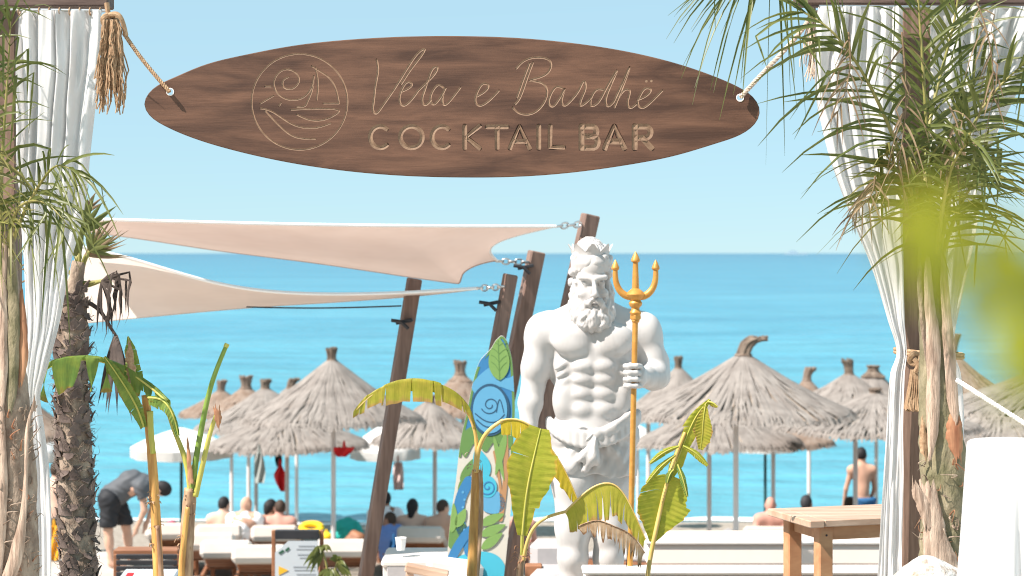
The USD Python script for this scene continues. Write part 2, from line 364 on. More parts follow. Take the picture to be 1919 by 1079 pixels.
M['sand'] = mat('beach_pebbles', (0.24, 0.20, 0.165), (0.36, 0.32, 0.27), scale=(9, 9, 9), rough=0.95, bump=0.8, bscale=(30, 30, 30), bdist=0.02)
M['paving'] = mat('terrace_paving', (0.42, 0.36, 0.31), (0.52, 0.46, 0.40), scale=(3, 3, 3), rough=0.85, bump=0.3)
M['foam'] = mat('sea_foam', (0.80, 0.82, 0.82), None, rough=0.8)
M['stem'] = mat('banana_stem', (0.40, 0.19, 0.05), (0.66, 0.37, 0.11), scale=(30, 30, 5), rough=0.55, bump=0.4, bscale=(90, 90, 12), c3=(0.70, 0.46, 0.17), bdist=0.006)
M['stem_husk'] = mat('banana_stem_husk', (0.22, 0.12, 0.07), (0.50, 0.33, 0.20), scale=(30, 30, 6), rough=0.8, bump=0.5, bscale=(90, 90, 12), bdist=0.006)
M['petiole'] = mat('banana_petiole', (0.34, 0.38, 0.06), (0.52, 0.44, 0.11), scale=(10, 10, 6), rough=0.4)
M['petiole_green'] = mat('green_petiole', (0.13, 0.22, 0.035), (0.22, 0.31, 0.06), scale=(10, 10, 6), rough=0.4)
M['petiole_tan'] = mat('tan_petiole', (0.55, 0.36, 0.10), (0.66, 0.48, 0.18), scale=(10, 10, 6), rough=0.45)
M['leaf_green'] = banana_mat('banana_leaf_green', (0.17, 0.29, 0.06), (0.30, 0.38, 0.065), (0.34, 0.24, 0.05), 0.90, 0.35)
M['leaf_lime'] = banana_mat('banana_leaf_lime', (0.37, 0.41, 0.035), (0.52, 0.50, 0.06), (0.66, 0.45, 0.06), 0.92, 0.4)
M['leaf_yellow'] = banana_mat('banana_leaf_yellow', (0.62, 0.47, 0.03), (0.74, 0.56, 0.05), (0.50, 0.30, 0.06), 0.93, 0.4)
M['leaf_mixed'] = banana_mat('banana_leaf_ageing', (0.42, 0.42, 0.04), (0.58, 0.50, 0.07), (0.55, 0.34, 0.10), 0.84, 0.4)
M['leaf_dry'] = banana_mat('banana_leaf_dry', (0.42, 0.25, 0.13), (0.66, 0.50, 0.34), (0.30, 0.16, 0.08), 0.75, 0.3)
M['leaf_near'] = mat('near_leaf', (0.30, 0.34, 0.02), (0.44, 0.42, 0.04), scale=(20, 20, 20), rough=0.5, trans=0.5)
def flat(name, c, rough=0.7, **k):
    M[name] = mat(name, c, None, rough=rough, **k)
for n_, c_ in dict(skin_tan=(0.54, 0.32, 0.23), skin_pale=(0.66, 0.43, 0.33), skin_brown=(0.33, 0.17, 0.11), skin_red=(0.55, 0.29, 0.23), hair_black=(0.015, 0.013, 0.014), hair_brown=(0.05, 0.03, 0.02),
                   shirt_grey=(0.085, 0.09, 0.10), shirt_white=(0.80, 0.80, 0.82), shorts_black=(0.015, 0.016, 0.02), trunks_blue=(0.02, 0.11, 0.26), cloth_red=(0.62, 0.015, 0.02), cloth_pink=(0.42, 0.12, 0.16),
                   cloth_teal=(0.02, 0.42, 0.36), cloth_yellow=(0.85, 0.55, 0.02), cloth_grey=(0.30, 0.32, 0.30), cloth_striped=(0.62, 0.48, 0.46), cloth_blue=(0.15, 0.25, 0.55), panel_grey=(0.50, 0.54, 0.58),
                   paint_orange=(0.75, 0.42, 0.03), paint_darkgreen=(0.03, 0.10, 0.06), paint_green=(0.10, 0.20, 0.055), paint_leaf=(0.16, 0.28, 0.075), paint_blue=(0.03, 0.16, 0.34), paint_sky=(0.09, 0.29, 0.46),
                   paint_teal=(0.05, 0.36, 0.48), paint_navy=(0.02, 0.07, 0.13), paint_brown=(0.36, 0.19, 0.09), board_cream=(0.50, 0.47, 0.41), ship_hazed=(0.35, 0.45, 0.52), cap_black=(0.03, 0.03, 0.035), print_grey=(0.33, 0.36, 0.40), fruit_orange=(0.7, 0.33, 0.02)).items():
    flat(n_, c_)
# ---------------------------------------------------------------- ground, beach, sea
GY = np.array([-30, 9.8, 9.9, 14.9, 15.0, 22, 26.6, 31, 38.6, 42, 60, 120]); GZ = np.array([3.6, 3.6, 2.6, 2.6, 2.0, 1.08, 0.52, 0.24, 0.0, -0.4, -3, -6.0])
def ground_z(y): return float(np.interp(y, GY, GZ))
def sheet(y0, y1, ny, x, nx, zf, amp=0.0, seed=1):
    ys, xs = np.linspace(y0, y1, ny), np.linspace(-x, x, nx)
    X, Y = np.meshgrid(xs, ys, indexing='ij')
    Z = np.vectorize(zf)(Y)
    if amp: Z = Z + amp * (meshkit.fbm(np.stack([X * 0.8, Y * 0.8, X * 0], -1), 3, seed) - 0.5)
    return gridmesh(np.stack([X, Y, Z], -1))
obj('terrace_floor', cat_m([box((0, -10.15, 3.35), (60, 40, 0.5)), box((0, 12.38, 2.35), (60, 5.04, 0.5))]), M['paving'], kind='structure')
obj('beach', sheet(14.92, 70, 160, 60, 90, ground_z, 0.06), M['sand'], kind='structure')
obj('path', box((-6.2, 25.4, 0.92), (3.3, 3.0, 0.5), None, 0.02), M['paving'], kind='structure')
# sea, as a sheet with real ripples near the shore, out to the horizon
seam = usdkit.material(stage, '/World/Looks/sea_water', {
    'g': ('geometry', {}), 's': ('separate_xyz', {}), 'lg': ('math', {'math_type': 'logarithm', 'value2': 10.0}), 'mr': ('map_range', {'from_min': 1.5, 'from_max': 3.6, 'to_min': 0.0, 'to_max': 1.0, 'clamp': True}),
    'm1': ('mapping', {'scale': (0.012, 0.05, 1.0)}), 'n1': ('noise_texture', {'scale': 1.0, 'detail': 5.0, 'roughness': 0.55}), 'ma': ('math', {'math_type': 'multiply_add', 'value2': 0.9, 'value3': -0.45}), 'ad': ('math', {'math_type': 'add'}),
    'r': ('rgb_ramp', {'ramp': [(0.0, (0.095, 0.315, 0.39)), (0.25, (0.078, 0.28, 0.37)), (0.5, (0.05, 0.22, 0.315)), (0.8, (0.036, 0.18, 0.275)), (1.0, (0.028, 0.145, 0.235))]}),
    'm2': ('mapping', {'scale': (0.55, 1.5, 1.0)}), 'n2': ('noise_texture', {'scale': 1.0, 'detail': 6.0, 'roughness': 0.55}), 'b': ('bump', {'strength': 1.0, 'distance': 0.4}), 'm3': ('mapping', {'scale': (0.09, 0.75, 1.0)}), 'n3': ('noise_texture', {'scale': 1.0, 'detail': 4.0, 'roughness': 0.6}), 'v3': ('map_range', {'from_min': 0.32, 'from_max': 0.68, 'to_min': 0.80, 'to_max': 1.14, 'clamp': True}), 'h3': ('hsv', {'saturation': 1.0, 'fac': 1.0}),
    'p': ('principled_bsdf', {'roughness': 0.22, 'specular_ior_level': 0.25, 'ior': 1.33})},
    [('g.position', 's.vector'), ('s.y', 'lg.value1'), ('lg.value', 'mr.value'), ('g.position', 'm1.vector'), ('m1.vector', 'n1.vector'), ('n1.fac', 'ma.value1'), ('mr.result', 'ad.value1'), ('ma.value', 'ad.value2'), ('ad.value', 'r.fac'),
     ('r.color', 'h3.color'), ('g.position', 'm3.vector'), ('m3.vector', 'n3.vector'), ('n3.fac', 'v3.value'), ('v3.result', 'h3.value'), ('h3.color', 'p.base_color'), ('g.position', 'm2.vector'), ('m2.vector', 'n2.vector'), ('n2.fac', 'b.height'), ('b.normal', 'p.normal')], surface='p.BSDF')
ys = np.r_[np.linspace(30, 60, 120), np.geomspace(60.3, 600, 200), np.geomspace(630, 40000, 40)]
u = np.linspace(-1, 1, 160)
X = u[:, None] * (25 + ys[None] * 0.75); Y = np.repeat(ys[None], len(u), 0)
w = 0.045 * np.sin(Y * 1.9 + 0.6 * np.sin(X * 0.35) + X * 0.12) + 0.05 * (meshkit.fbm(np.stack([X * 0.25, Y * 0.8, X * 0], -1), 3, 3) - 0.5)
fade = np.clip((Y - 38.3) / 6, 0, 1) * np.clip(1 - (Y - 150) / 400, 0, 1)
obj('sea', gridmesh(np.stack([X, Y, w * fade * 1.4], -1)), seam, kind='structure', smooth=True)
fx = np.linspace(-14, 14, 160); fy = 38.1 + 0.35 * np.sin(fx * 0.6) + 0.5 * meshkit.fbm(np.stack([fx, fx * 0, fx * 0], -1), 3, 9); fw = 0.1 + 0.5 * meshkit.noise(np.stack([fx * 1.3, fx * 0, fx * 0 + 5], -1), 2)
frows = np.stack([np.stack([fx, fy + fw * t, 0.02 + 0.03 * np.sin(np.pi * t) * fw + 0 * fx], -1) for t in np.linspace(0, 1, 6)], 1)
obj('foam', gridmesh(frows), M['foam'], kind='structure')
# a far ship on the horizon; distance haze is painted into its colour
c = P(1491, 474, 6000)
t = thing('ship', 'far ship on the sea horizon, coloured pale as if by haze', 'ship', (c[0], 6000, 0))
obj('hull', extrude(Polygon([(-36, 0), (34, 0), (40, 6), (-38, 6)]), 10)[0] @ rotx(np.pi / 2).T + [c[0], 6000, 0], M['ship_hazed'], t) if False else None
hv, hf = extrude(Polygon([(-34, 0), (32, 0), (38, 5), (-36, 5)]), 10); obj('hull', (hv @ rotx(np.pi / 2).T + [c[0], 6000, 0.2], hf), M['ship_hazed'], t)
obj('bridge', cat_m([box((c[0] - 8, 5996, 8.2), (26, 7, 5.8)), box((c[0] - 10, 5996, 12.3), (9, 5, 2.4))]), M['ship_hazed'], t)

# ---------------------------------------------------------------- the two timber frames with curtains
def post_thing(name, label, loc): return thing(name, label, 'pergola', loc)
D0 = 9.6
a = P(8, 474, D0)
t = post_thing('wooden_pergola', 'brown timber pergola frame carrying the white curtain and the rope tassel', (a[0], D0, 3.6))
obj('post', beam((a[0], D0, 3.6), (a[0], D0, EYE + 460 * px(D0)), 0.14, 0.14), M['timber'], t)
e = P(208, 0, D0 - 0.05)
zb = EYE + 459 * px(D0 - 0.05)
obj('beam', beam((-3.6, D0 - 0.05, zb + 0.075), (e[0], D0 - 0.05, zb + 0.075), 0.15, 0.16, side=(0, 0, 1)), M['beam_wood'], t)
obj('rear_beam', beam((a[0], D0 + 0.04, zb + 0.07), (a[0], D0 + 2.2, zb + 0.07), 0.13, 0.12), M['timber'], t)
obj('curtain_rail', tube(spline([P(20, 18, D0 - 0.16), P(205, 20, D0 - 0.16)], 8), 0.008, 8), M['steel'], t)
for k in range(9):
    c = P(36 + k * 19, 19, D0 - 0.16); th = np.linspace(0, 2 * np.pi, 13)
    obj('curtain_ring', tube(np.stack([c[0] + 0 * th, c[1] + 0.018 * np.cos(th), c[2] - 0.006 + 0.018 * np.sin(th)], 1), 0.003, 5), M['rope'], t)
DR = 9.3
b = P(1713, 474, DR)
t2 = post_thing('wooden_pergola', 'brown timber post and beam behind the torn palm trunk', (b[0], DR, 3.6))
obj('post', beam((b[0], DR, 3.6), (b[0], DR, EYE + 466 * px(DR)), 0.135, 0.135), M['timber'], t2)
e = P(1490, 0, DR); zb2 = EYE + 463 * px(DR)
obj('beam', beam((e[0], DR, zb2 + 0.075), (3.6, DR, zb2 + 0.075), 0.15, 0.16, side=(0, 0, 1)), M['beam_wood'], t2)
obj('rear_beam', beam((b[0], DR + 0.09, zb2 + 0.07), (b[0], DR + 2.2, zb2 + 0.07), 0.13, 0.12), M['timber'], t2)
obj('curtain_rail', tube(spline([P(1535, 12, DR - 0.13), P(1960, 14, DR - 0.13)], 8), 0.008, 8), M['steel'], t2)

def curtain(name, label, rows, D, n, amp, ph, seed, ny=110, nu=130):
    rows = np.array(rows, float)
    fl, fr = PchipInterpolator(rows[:, 0], rows[:, 1]), PchipInterpolator(rows[:, 0], rows[:, 2])
    ys = np.linspace(rows[0, 0], rows[-1, 0], ny); us = np.linspace(0, 1, nu)
    Y, U = np.meshgrid(ys, us, indexing='ij')
    xl, xr = fl(Y), fr(Y); W = np.maximum(xr - xl, 1)
    wob = meshkit.fbm(np.stack([U * 5, Y * 0.004, U * 0 + seed], -1), 3, seed) - 0.5
    f = np.sin(2 * np.pi * (n * U + ph + 1.3 * wob)) + 0.4 * np.sin(2 * np.pi * (n * 1.9 * U + 2.2 * wob + ph))
    A = amp * np.clip(W / 130, 0.12, 1.0) ** 1.7 * np.clip(W / 80, 0.45, 1)
    d = D + A * f + 0.05 * wob
    x = xl + W * (U + 0.018 * np.cos(2 * np.pi * (n * U + ph + 0.9 * wob)) * (1 - np.abs(2 * U - 1)))
    pts = np.stack([(x - 959.5) / FOC * D, d, EYE - (Y - 474) / FOC * D], -1)
    # hem scallops
    obj(name, gridmesh(pts, 0.003), M['curtain'], None, label, 'curtain', smooth=60)
curtain('curtain', 'white voile curtain gathered beside the shaggy palm trunk, under the rope tassel', [(20, 32, 192), (100, 33, 190), (250, 34, 173), (400, 36, 155), (500, 44, 130), (600, 46, 112), (690, 44, 88), (745, 44, 74), (790, 43, 80), (900, 41, 93), (1000, 44, 97), (1130, 45, 97)], D0 - 0.17, 5, 0.024, 0.1, 2)
curtain('curtain', 'wide white curtain panel swept to the post and hanging beside the honey wood table', [(12, 1535, 1692), (150, 1528, 1692), (250, 1545, 1692), (400, 1592, 1692), (500, 1632, 1693), (600, 1664, 1695), (662, 1681, 1699), (700, 1669, 1695), (800, 1662, 1692), (900, 1655, 1693), (1000, 1648, 1691), (1130, 1642, 1689)], DR - 0.14, 5, 0.022, 0.3, 5)
curtain('curtain', 'white curtain panel hanging behind the torn palm trunk, next to the cloth-covered table', [(12, 1742, 1960), (150, 1742, 1915), (300, 1744, 1850), (450, 1746, 1826), (560, 1760, 1802), (655, 1772, 1786), (700, 1770, 1800), (800, 1772, 1806), (900, 1774, 1804), (1000, 1774, 1802), (1130, 1774, 1802)], DR - 0.13, 5, 0.022, 0.6, 8)

# ropes and tassels
def twist(pts, r, m, parent, nm='strand', k=3, turns=14, first=None):
    pts = np.asarray(pts, float); T, N, B = frames(pts); s = np.linspace(0, 1, len(pts)) * turns * 2 * np.pi
    for i in range(k):
        ph = s + i * 2 * np.pi / k
        obj(nm, tube(pts + r * 0.55 * (np.cos(ph)[:, None] * N + np.sin(ph)[:, None] * B), r * 0.6, 6), m, parent)
def tassel(parent, top, w, h, n, m, seed, spread=1.0, kink=0.012):
    rr = random.Random(seed); parts = []
    for i in range(n):
        a = rr.uniform(-1, 1); b_ = rr.uniform(-0.5, 0.5); L = h * rr.uniform(0.6, 1.0)
        k = 9; s = np.linspace(0, 1, k)
        pts = np.stack([top[0] + w * a * (0.5 + 0.5 * spread * s) , top[1] + w * b_ * np.ones(k), top[2] - L * s], 1)
        pts[1:, 0] += np.cumsum([rr.gauss(0, kink * 0.35) for _ in range(k - 1)]); pts[1:, 1] += np.cumsum([rr.gauss(0, kink * 0.35) for _ in range(k - 1)])
        parts.append(tube(pts, np.linspace(0.0042, 0.003, k), 5))
    return obj('fringe', cat_m(parts), m, parent, kind='stuff', smooth=60)
DS = 9.3
tp = P(206, 40, DS)
t = thing('rope_tassel', 'frayed jute rope hanger with a long tassel at the end of the pergola beam', 'tassel', tp)
obj('knot', cat_m([tube(np.array([P(206, 40, DS) + 0.028 * np.array([math.cos(q_) * 1.1, 0.6 * math.sin(2 * q_) , math.sin(q_)]) for q_ in np.linspace(0, 2 * np.pi, 20)]), 0.014, 8), tube([P(200, 5, DS), P(205, 40, DS)], 0.012, 8)]), M['rope'], t)
tassel(t, P(208, 38, DS), 0.065, 0.44, 110, M['rope'], 3, 0.9, 0.02)
twist(spline([P(232, 62, DS), P(262, 105, DS), P(318, 172, DS - 0.03)], 60), 0.0095, M['rope'], t, 'rope_strand', turns=11)
obj('upper_loop', tube(spline([P(200, 30, DS), P(222, 28, DS - 0.03), P(236, 66, DS)], 14), 0.012, 8), M['rope'], t)
t = thing('rope_hanger', 'pale twisted rope tying the sign to the beam behind the palm fronds', 'rope', P(1505, 55, DS))
twist(spline([P(1388, 182, DS - 0.03), P(1440, 126, DS), P(1507, 50, DS), P(1525, 15, DS)], 80), 0.0105, M['rope_pale'], t, 'rope_strand', turns=12)
tassel(t, P(1530, 20, DS), 0.05, 0.33, 60, M['rope_pale'], 5, 0.9, 0.02)
t = thing('curtain_tie', 'thick tan rope knotted round the post with a short tassel below', 'rope', P(1715, 668, DR))
th = np.linspace(0, 2 * np.pi, 60); cc = P(1738, 664, DR)
for dz, nm in ((0.0, 'rope_strand'), (0.014, 'rope_strand')):
    ring = np.stack([cc[0] + 0.155 * np.cos(th), DR - 0.03 + 0.17 * np.sin(th), cc[2] + dz - 0.012 * np.cos(th)], 1)
    obj(nm, tube(ring, 0.0085, 8), M['rope'], t)
kc = P(1714, 672, DR - 0.21)
obj('knot', cat_m([tube(np.array([kc + 0.022 * np.array([math.cos(q_), 0.5 * math.sin(2 * q_), 1.1 * math.sin(q_)]) for q_ in np.linspace(0, 2 * np.pi, 22)]), 0.0125, 8), tube(spline([kc + [-0.005, -.01, 0.0], kc + [0.012, -.018, -0.03], kc + [0.0, -.01, -0.06]], 8), 0.012, 8)]), M['rope'], t)
def straight_tassel(top, h, w, seed):
    rr = random.Random(seed); parts = []
    for i in range(34):
        a = i / 33 * 2 - 1; L = h * rr.uniform(0.93, 1.02)
        parts.append(tube(spline([top + [w * 0.35 * a, 0.01 * math.cos(i), 0], top + [w * 0.8 * a, 0.012 * math.cos(i), -0.5 * L], top + [w * a - 0.01, 0.014 * math.cos(i * 2), -L]], 7), 0.0042, 5))
    return cat_m(parts)
obj('fringe', straight_tassel(kc + [-0.002, 0, -0.05], 0.19, 0.032, 3), M['rope'], t, kind='stuff')
obj('binding', tube([kc + [0, 0, -0.05], kc + [0, 0, -0.075]], 0.016, 10), M['rope'], t)
t = thing('rope_line', 'taut pale blue rope sloping down behind the white covered table', 'rope', P(1795, 712, 8.4))
twist(spline([P(1793, 712, 8.6), P(1860, 755, 8.5), P(1990, 838, 8.3)], 90), 0.010, M['hem'], t, 'rope_strand', turns=16)

# ---------------------------------------------------------------- the hanging sign
SC = px(DS)
def sg(x, y): return ((x - 847.0) * SC, -(y - 200.0) * SC)
top = [(270, 195), (277, 176), (296, 159), (325, 145), (380, 122), (450, 104), (550, 85), (650, 74), (760, 68), (860, 67), (960, 70), (1080, 81), (1180, 97), (1270, 119), (1340, 143), (1385, 163), (1413, 183), (1424, 206)]
bot = [(1421, 222), (1403, 243), (1350, 266), (1270, 290), (1180, 308), (1080, 322), (960, 331), (860, 332), (740, 328), (640, 319), (540, 304), (440, 282), (360, 258), (305, 234), (279, 215)]
loop = np.array([sg(*p_) for p_ in top + bot]); tt = np.r_[0, np.cumsum(np.linalg.norm(np.diff(np.vstack([loop, loop[:1]]), axis=0), axis=1))]
sm = CubicSpline(tt, np.vstack([loop, loop[:1]]), bc_type='periodic')(np.linspace(0, tt[-1], 220)[:-1])
outline = Polygon(sm).buffer(0)
holes = unary_union([Point(*sg(319, 172)).buffer(0.017), Point(*sg(1387, 183)).buffer(0.017)])
def zz(x, y): return sg(440 + x / 2.2845, 60 + y / 2.2845)
def curve(pts, n=None): return spline([zz(*p_) for p_ in pts], n or max(8, 7 * len(pts)))
script = {
 'V': [[(607, 118), (613, 160), (602, 230), (594, 300), (592, 335), (603, 348), (628, 322), (690, 232), (755, 128), (795, 80), (812, 72), (802, 95), (760, 150), (712, 222)]],
 'e': [[(712, 255), (740, 242), (758, 224), (745, 213), (724, 228), (708, 265), (706, 298), (720, 314), (748, 298), (785, 250)]],
 'l': [[(785, 250), (832, 205), (862, 168), (866, 150), (854, 150), (832, 190), (812, 250), (802, 292), (813, 312), (840, 290)]],
 'a': [[(893, 238), (872, 226), (845, 256), (838, 294), (850, 309), (878, 282), (902, 240)], [(902, 240), (888, 288), (896, 311), (922, 292), (965, 237)]],
 'e_': [[(1035, 275), (1072, 252), (1085, 228), (1066, 220), (1040, 252), (1030, 294), (1045, 314), (1082, 298), (1130, 250)]],
 'B': [[(1276, 130), (1250, 200), (1218, 285), (1200, 308)], [(1262, 132), (1236, 200), (1208, 280)], [(1205, 155), (1240, 122), (1300, 108), (1350, 125), (1348, 162), (1305, 193), (1262, 206), (1310, 216), (1337, 252), (1317, 312), (1266, 350), (1215, 345), (1190, 322)]],
 'a2': [[(1402, 240), (1378, 234), (1352, 268), (1345, 305), (1358, 318), (1388, 286), (1412, 243), (1400, 290), (1410, 314), (1440, 292)]],
 'r': [[(1440, 292), (1475, 245), (1495, 210), (1502, 232), (1484, 285), (1480, 314), (1505, 300), (1525, 280)]],
 'd': [[(1577, 247), (1552, 245), (1526, 282), (1526, 315), (1552, 304), (1590, 240), (1635, 165), (1606, 235), (1588, 298), (1597, 317), (1622, 298)]],
 'h': [[(1622, 298), (1660, 215), (1690, 150), (1662, 230), (1625, 322)], [(1637, 292), (1672, 246), (1690, 250), (1682, 298), (1692, 324), (1718, 308)]],
 'e3': [[(1725, 290), (1764, 270), (1780, 246), (1760, 240), (1736, 270), (1725, 304), (1740, 324), (1776, 304), (1830, 250)]],
}
def arc(cx, cy, rx, ry, a0, a1, n=22): return [zz(cx + rx * math.cos(math.radians(q_)), cy - ry * math.sin(math.radians(q_))) for q_ in np.linspace(a0, a1, n)]
def seg(*pts): return [zz(*p_) for p_ in pts]
block = [  # COCKTAIL
 [arc(622, 449, 42, 46, 48, 312)], [arc(756, 449, 47, 46, 0, 360, 32)], [arc(886, 449, 42, 46, 48, 312)], [seg((984, 402), (984, 497)), seg((1048, 402), (990, 450), (1048, 497))],
 [seg((1080, 405), (1166, 405)), seg((1123, 408), (1123, 497))], [seg((1178, 497), (1219, 404), (1262, 497)), seg((1195, 468), (1245, 468))], [seg((1301, 402), (1301, 497))], [seg((1350, 402), (1350, 493), (1408, 493))],
 # BAR
 [seg((1484, 402), (1484, 497)), [*seg((1487, 404), (1525, 404)), *arc(1530, 425, 18, 21, 80, -80, 9), *seg((1490, 447), (1530, 447)), *arc(1534, 471, 20, 24, 80, -80, 9), *seg((1487, 495))]],
 [seg((1584, 497), (1625, 404), (1668, 497)), seg((1600, 468), (1651, 468))], [seg((1712, 402), (1712, 497)), [*seg((1715, 404), (1755, 404)), *arc(1758, 428, 22, 24, 80, -80, 9), *seg((1718, 452))], seg((1745, 454), (1785, 497))]]
emb = [arc(277, 298, 205, 205, 0, 360, 80), curve([(230, 192), (208, 206), (207, 232), (234, 244), (263, 230), (275, 202), (258, 172), (222, 159), (187, 175), (168, 214), (180, 258), (215, 284), (258, 290), (300, 274), (328, 235), (338, 190)]),
       curve([(330, 145), (362, 166), (400, 192), (430, 238), (446, 305)]), seg((380, 305), (446, 305)), curve([(345, 152), (356, 220), (350, 290)]), curve([(338, 188), (330, 250), (310, 300), (300, 316), (265, 320)]),
       seg((130, 232), (155, 232)), seg((110, 305), (165, 272)), seg((190, 315), (197, 302)), curve([(240, 332), (330, 328), (445, 336), (428, 354), (380, 375), (320, 375), (265, 352)]),
       curve([(110, 326), (150, 336), (200, 366), (260, 400), (340, 410), (410, 390)]), curve([(130, 336), (180, 390), (240, 440), (290, 455), (345, 457)])]
FRONT, GD = 0.0, 0.006
grooves = []
def carve(lines, w, depth):
    """V-shaped groove floor along the lines, in the sign's own plane (z towards the viewer)."""
    parts = []
    for L_ in lines:
        L_ = np.asarray(L_, float); grooves.append(LineString(L_).buffer(w / 2 * 0.99, quad_segs=3))
        tg = np.gradient(L_, axis=0); tg /= np.maximum(np.linalg.norm(tg, axis=1, keepdims=True), 1e-9)
        nn = np.stack([-tg[:, 1], tg[:, 0]], 1) * w / 2
        L_ = L_.copy(); L_[0] -= tg[0] * w * 0.3; L_[-1] += tg[-1] * w * 0.3
        g = np.stack([np.c_[L_ + nn, np.full(len(L_), -0.0012)], np.c_[L_, np.full(len(L_), -depth)], np.c_[L_ - nn, np.full(len(L_), -0.0012)]], 1)
        parts.append(gridmesh(g))
    return cat_m(parts)
base_s = np.array([*(np.array(P(847, 200, DS))[:1]), DS, EYE - (200 - 474) * SC])
def to_sign(m):
    v, f = m; v = np.asarray(v); return np.stack([v[:, 0], -v[:, 2], v[:, 1]], 1) + base_s, f
t = thing('hanging_sign', 'long surfboard-shaped dark wooden cocktail bar sign carved with lettering', 'sign', base_s)
signparts = []
for k in script: signparts.append(('script_letter', carve([curve(s_) for s_ in script[k]], 0.0105, 0.0045)))
dots = unary_union([Point(*zz(1762, 210)).buffer(0.0062), Point(*zz(1783, 209)).buffer(0.0062)])
for L_ in block: signparts.append(('block_letter', carve(L_, 0.023 if L_ not in block[8:] else 0.028, 0.006)))
signparts.append(('emblem', carve(emb, 0.0085, 0.004)))
cut = unary_union(grooves + [holes, dots])
front = outline.buffer(-0.004).difference(cut)
fv, ff = extrude(front, 0.009); fv = fv + [0, 0, -0.009]
bv, bf = extrude(outline.difference(holes), 0.024); bv = bv + [0, 0, -0.0315]
rim = np.array(outline.exterior.coords)[:-1]; rin = []
nrm = np.gradient(rim, axis=0); nrm = np.stack([nrm[:, 1], -nrm[:, 0]], 1); nrm /= np.linalg.norm(nrm, axis=1, keepdims=True)
if not outline.contains(Point(*(rim[0] - nrm[0] * 0.001))): nrm = -nrm
cham = np.stack([np.c_[rim, np.full(len(rim), -0.0075)], np.c_[rim - nrm * 0.0042, np.full(len(rim), 0.0)]], 1); cham = np.concatenate([cham, cham[:1]])
obj('board', to_sign(cat_m([(fv, ff), (bv, bf), gridmesh(cham)])), M['sign_wood'], t, smooth=False)
for nm, m in signparts: obj(nm, to_sign(m), M['groove_dark' if nm == 'block_letter' else 'groove'], t, smooth=False)
dv, df = extrude(dots, 0.002); obj('script_dots', to_sign((dv + [0, 0, -0.0025], df)), M['groove'], t, smooth=False)
for hx, hy in ((319, 172), (1387, 183)):
    th = np.linspace(0, 2 * np.pi, 21); c2 = sg(hx, hy)
    obj('eyelet', to_sign(tube(np.stack([c2[0] + 0.0165 * np.cos(th), c2[1] + 0.0165 * np.sin(th), 0 * th + 0.0005], 1), 0.0022, 6)), M['hem'], t)
# ---------------------------------------------------------------- leaning sail masts
def mast(label, top_, bot_, D, w, lean_y=0.0, m='dark_timber'):
    a, b = P(*top_, D), P(*bot_, D)
    k = (b[2] - ground_z(D) + 0.05) / (a[2] - b[2]); b = b + (b - a) * k
    b[1] -= lean_y
    t = thing('sail_mast', label, 'post', b, group=None)
    obj('timber', beam(b, a, w * px(D), w * px(D) * 0.9, 0.008, side=(1, 0.35, 0)), M[m], t)
    return t
DA, DB, DC, DD = 14.2, 14.4, 14.8, 14.0
mA = mast('bare leaning timber mast beside the tallest left thatched umbrella', (777, 522), (692, 1040), DA, 25)
mB = mast('tall leaning timber mast rising behind the statue head', (1107, 402), (955, 1079), DB, 30)
mC = mast('leaning timber mast between the painted surfboard and the statue', (1006, 471), (880, 1079), DC, 28)
mD = mast('leaning timber mast holding up the painted surfboard', (957, 514), (850, 1079), DD, 24)
def clamp(x, y, D, parent, dx=30):
    c = P(x, y, D)
    obj('clamp', cat_m([box(c, (0.12, 0.1, 0.025), roty(-0.2), 0.004), tube([c + [-0.09, -0.07, 0.01], c + [-0.02, -0.07, 0.0], c + [0.03, -0.06, -0.05]], 0.014, 6)]), M['black'], parent)
clamp(758, 602, DA - 0.06, mA); clamp(922, 568, DD, mD); clamp(985, 500, DC - 0.05, mC)
# ---------------------------------------------------------------- shade sails
def chain(name, label, a, b, n=5):
    t = thing(name, label, 'chain', a); a, b = np.array(a), np.array(b); d = (b - a) / n
    for i in range(n):
        c = a + d * (i + 0.5); u_ = unit(d); s_ = unit(np.cross(u_, [0, 1, 0.3])) if i % 2 else unit(np.cross(u_, [0, 0.2, 1.0]))
        th = np.linspace(0, 2 * np.pi, 15); L = np.linalg.norm(d) * 0.62
        obj('link', tube(c + np.outer(np.cos(th), u_ * L) + np.outer(np.sin(th), s_ * 0.022), 0.0075, 6), M['steel'], t)
    return t
def sail(label, topc, botc, m, conc, nm='shade_sail', sag=0.0):
    nu, nv = 90, 26
    T = spline([P(*p_) for p_ in topc], nu); B = spline([P(*p_) for p_ in botc], nu) if len(botc) < 6 else PchipInterpolator(np.linspace(0, 1, len(botc)), np.array([P(*p_) for p_ in botc]))(np.linspace(0, 1, nu))
    v = np.linspace(0, 1, nv)[None, :, None]; u_ = np.linspace(0, 1, nu)[:, None, None]
    G = T[:, None] * (1 - v) + B[:, None] * v
    G[..., 0] -= (conc * np.sin(np.pi * v) * u_ ** 9)[..., 0]
    G[..., 2] -= (sag * np.sin(np.pi * v) * np.sin(np.pi * u_))[..., 0]
    nz = meshkit.fbm(np.stack([np.repeat(u_[..., 0], nv, 1) * 4, np.repeat(v[..., 0], nu, 0) * 3, 0 * G[..., 0]], -1), 3, 4) - 0.5
    G[..., 1] += 0.10 * nz
    t = thing(nm, label, 'sail', T[0])
    obj('canvas', gridmesh(G), m, t, smooth=60)
    for nm_, ed, w in (('top_hem', T, 0.016), ('lower_hem', G[:, -1], 0.007), ('end_hem', G[-1], 0.009)):
        obj(nm_, tube(ed, w, 8, 0.7), M['hem'] if nm_ != 'lower_hem' else m, t)
    return t
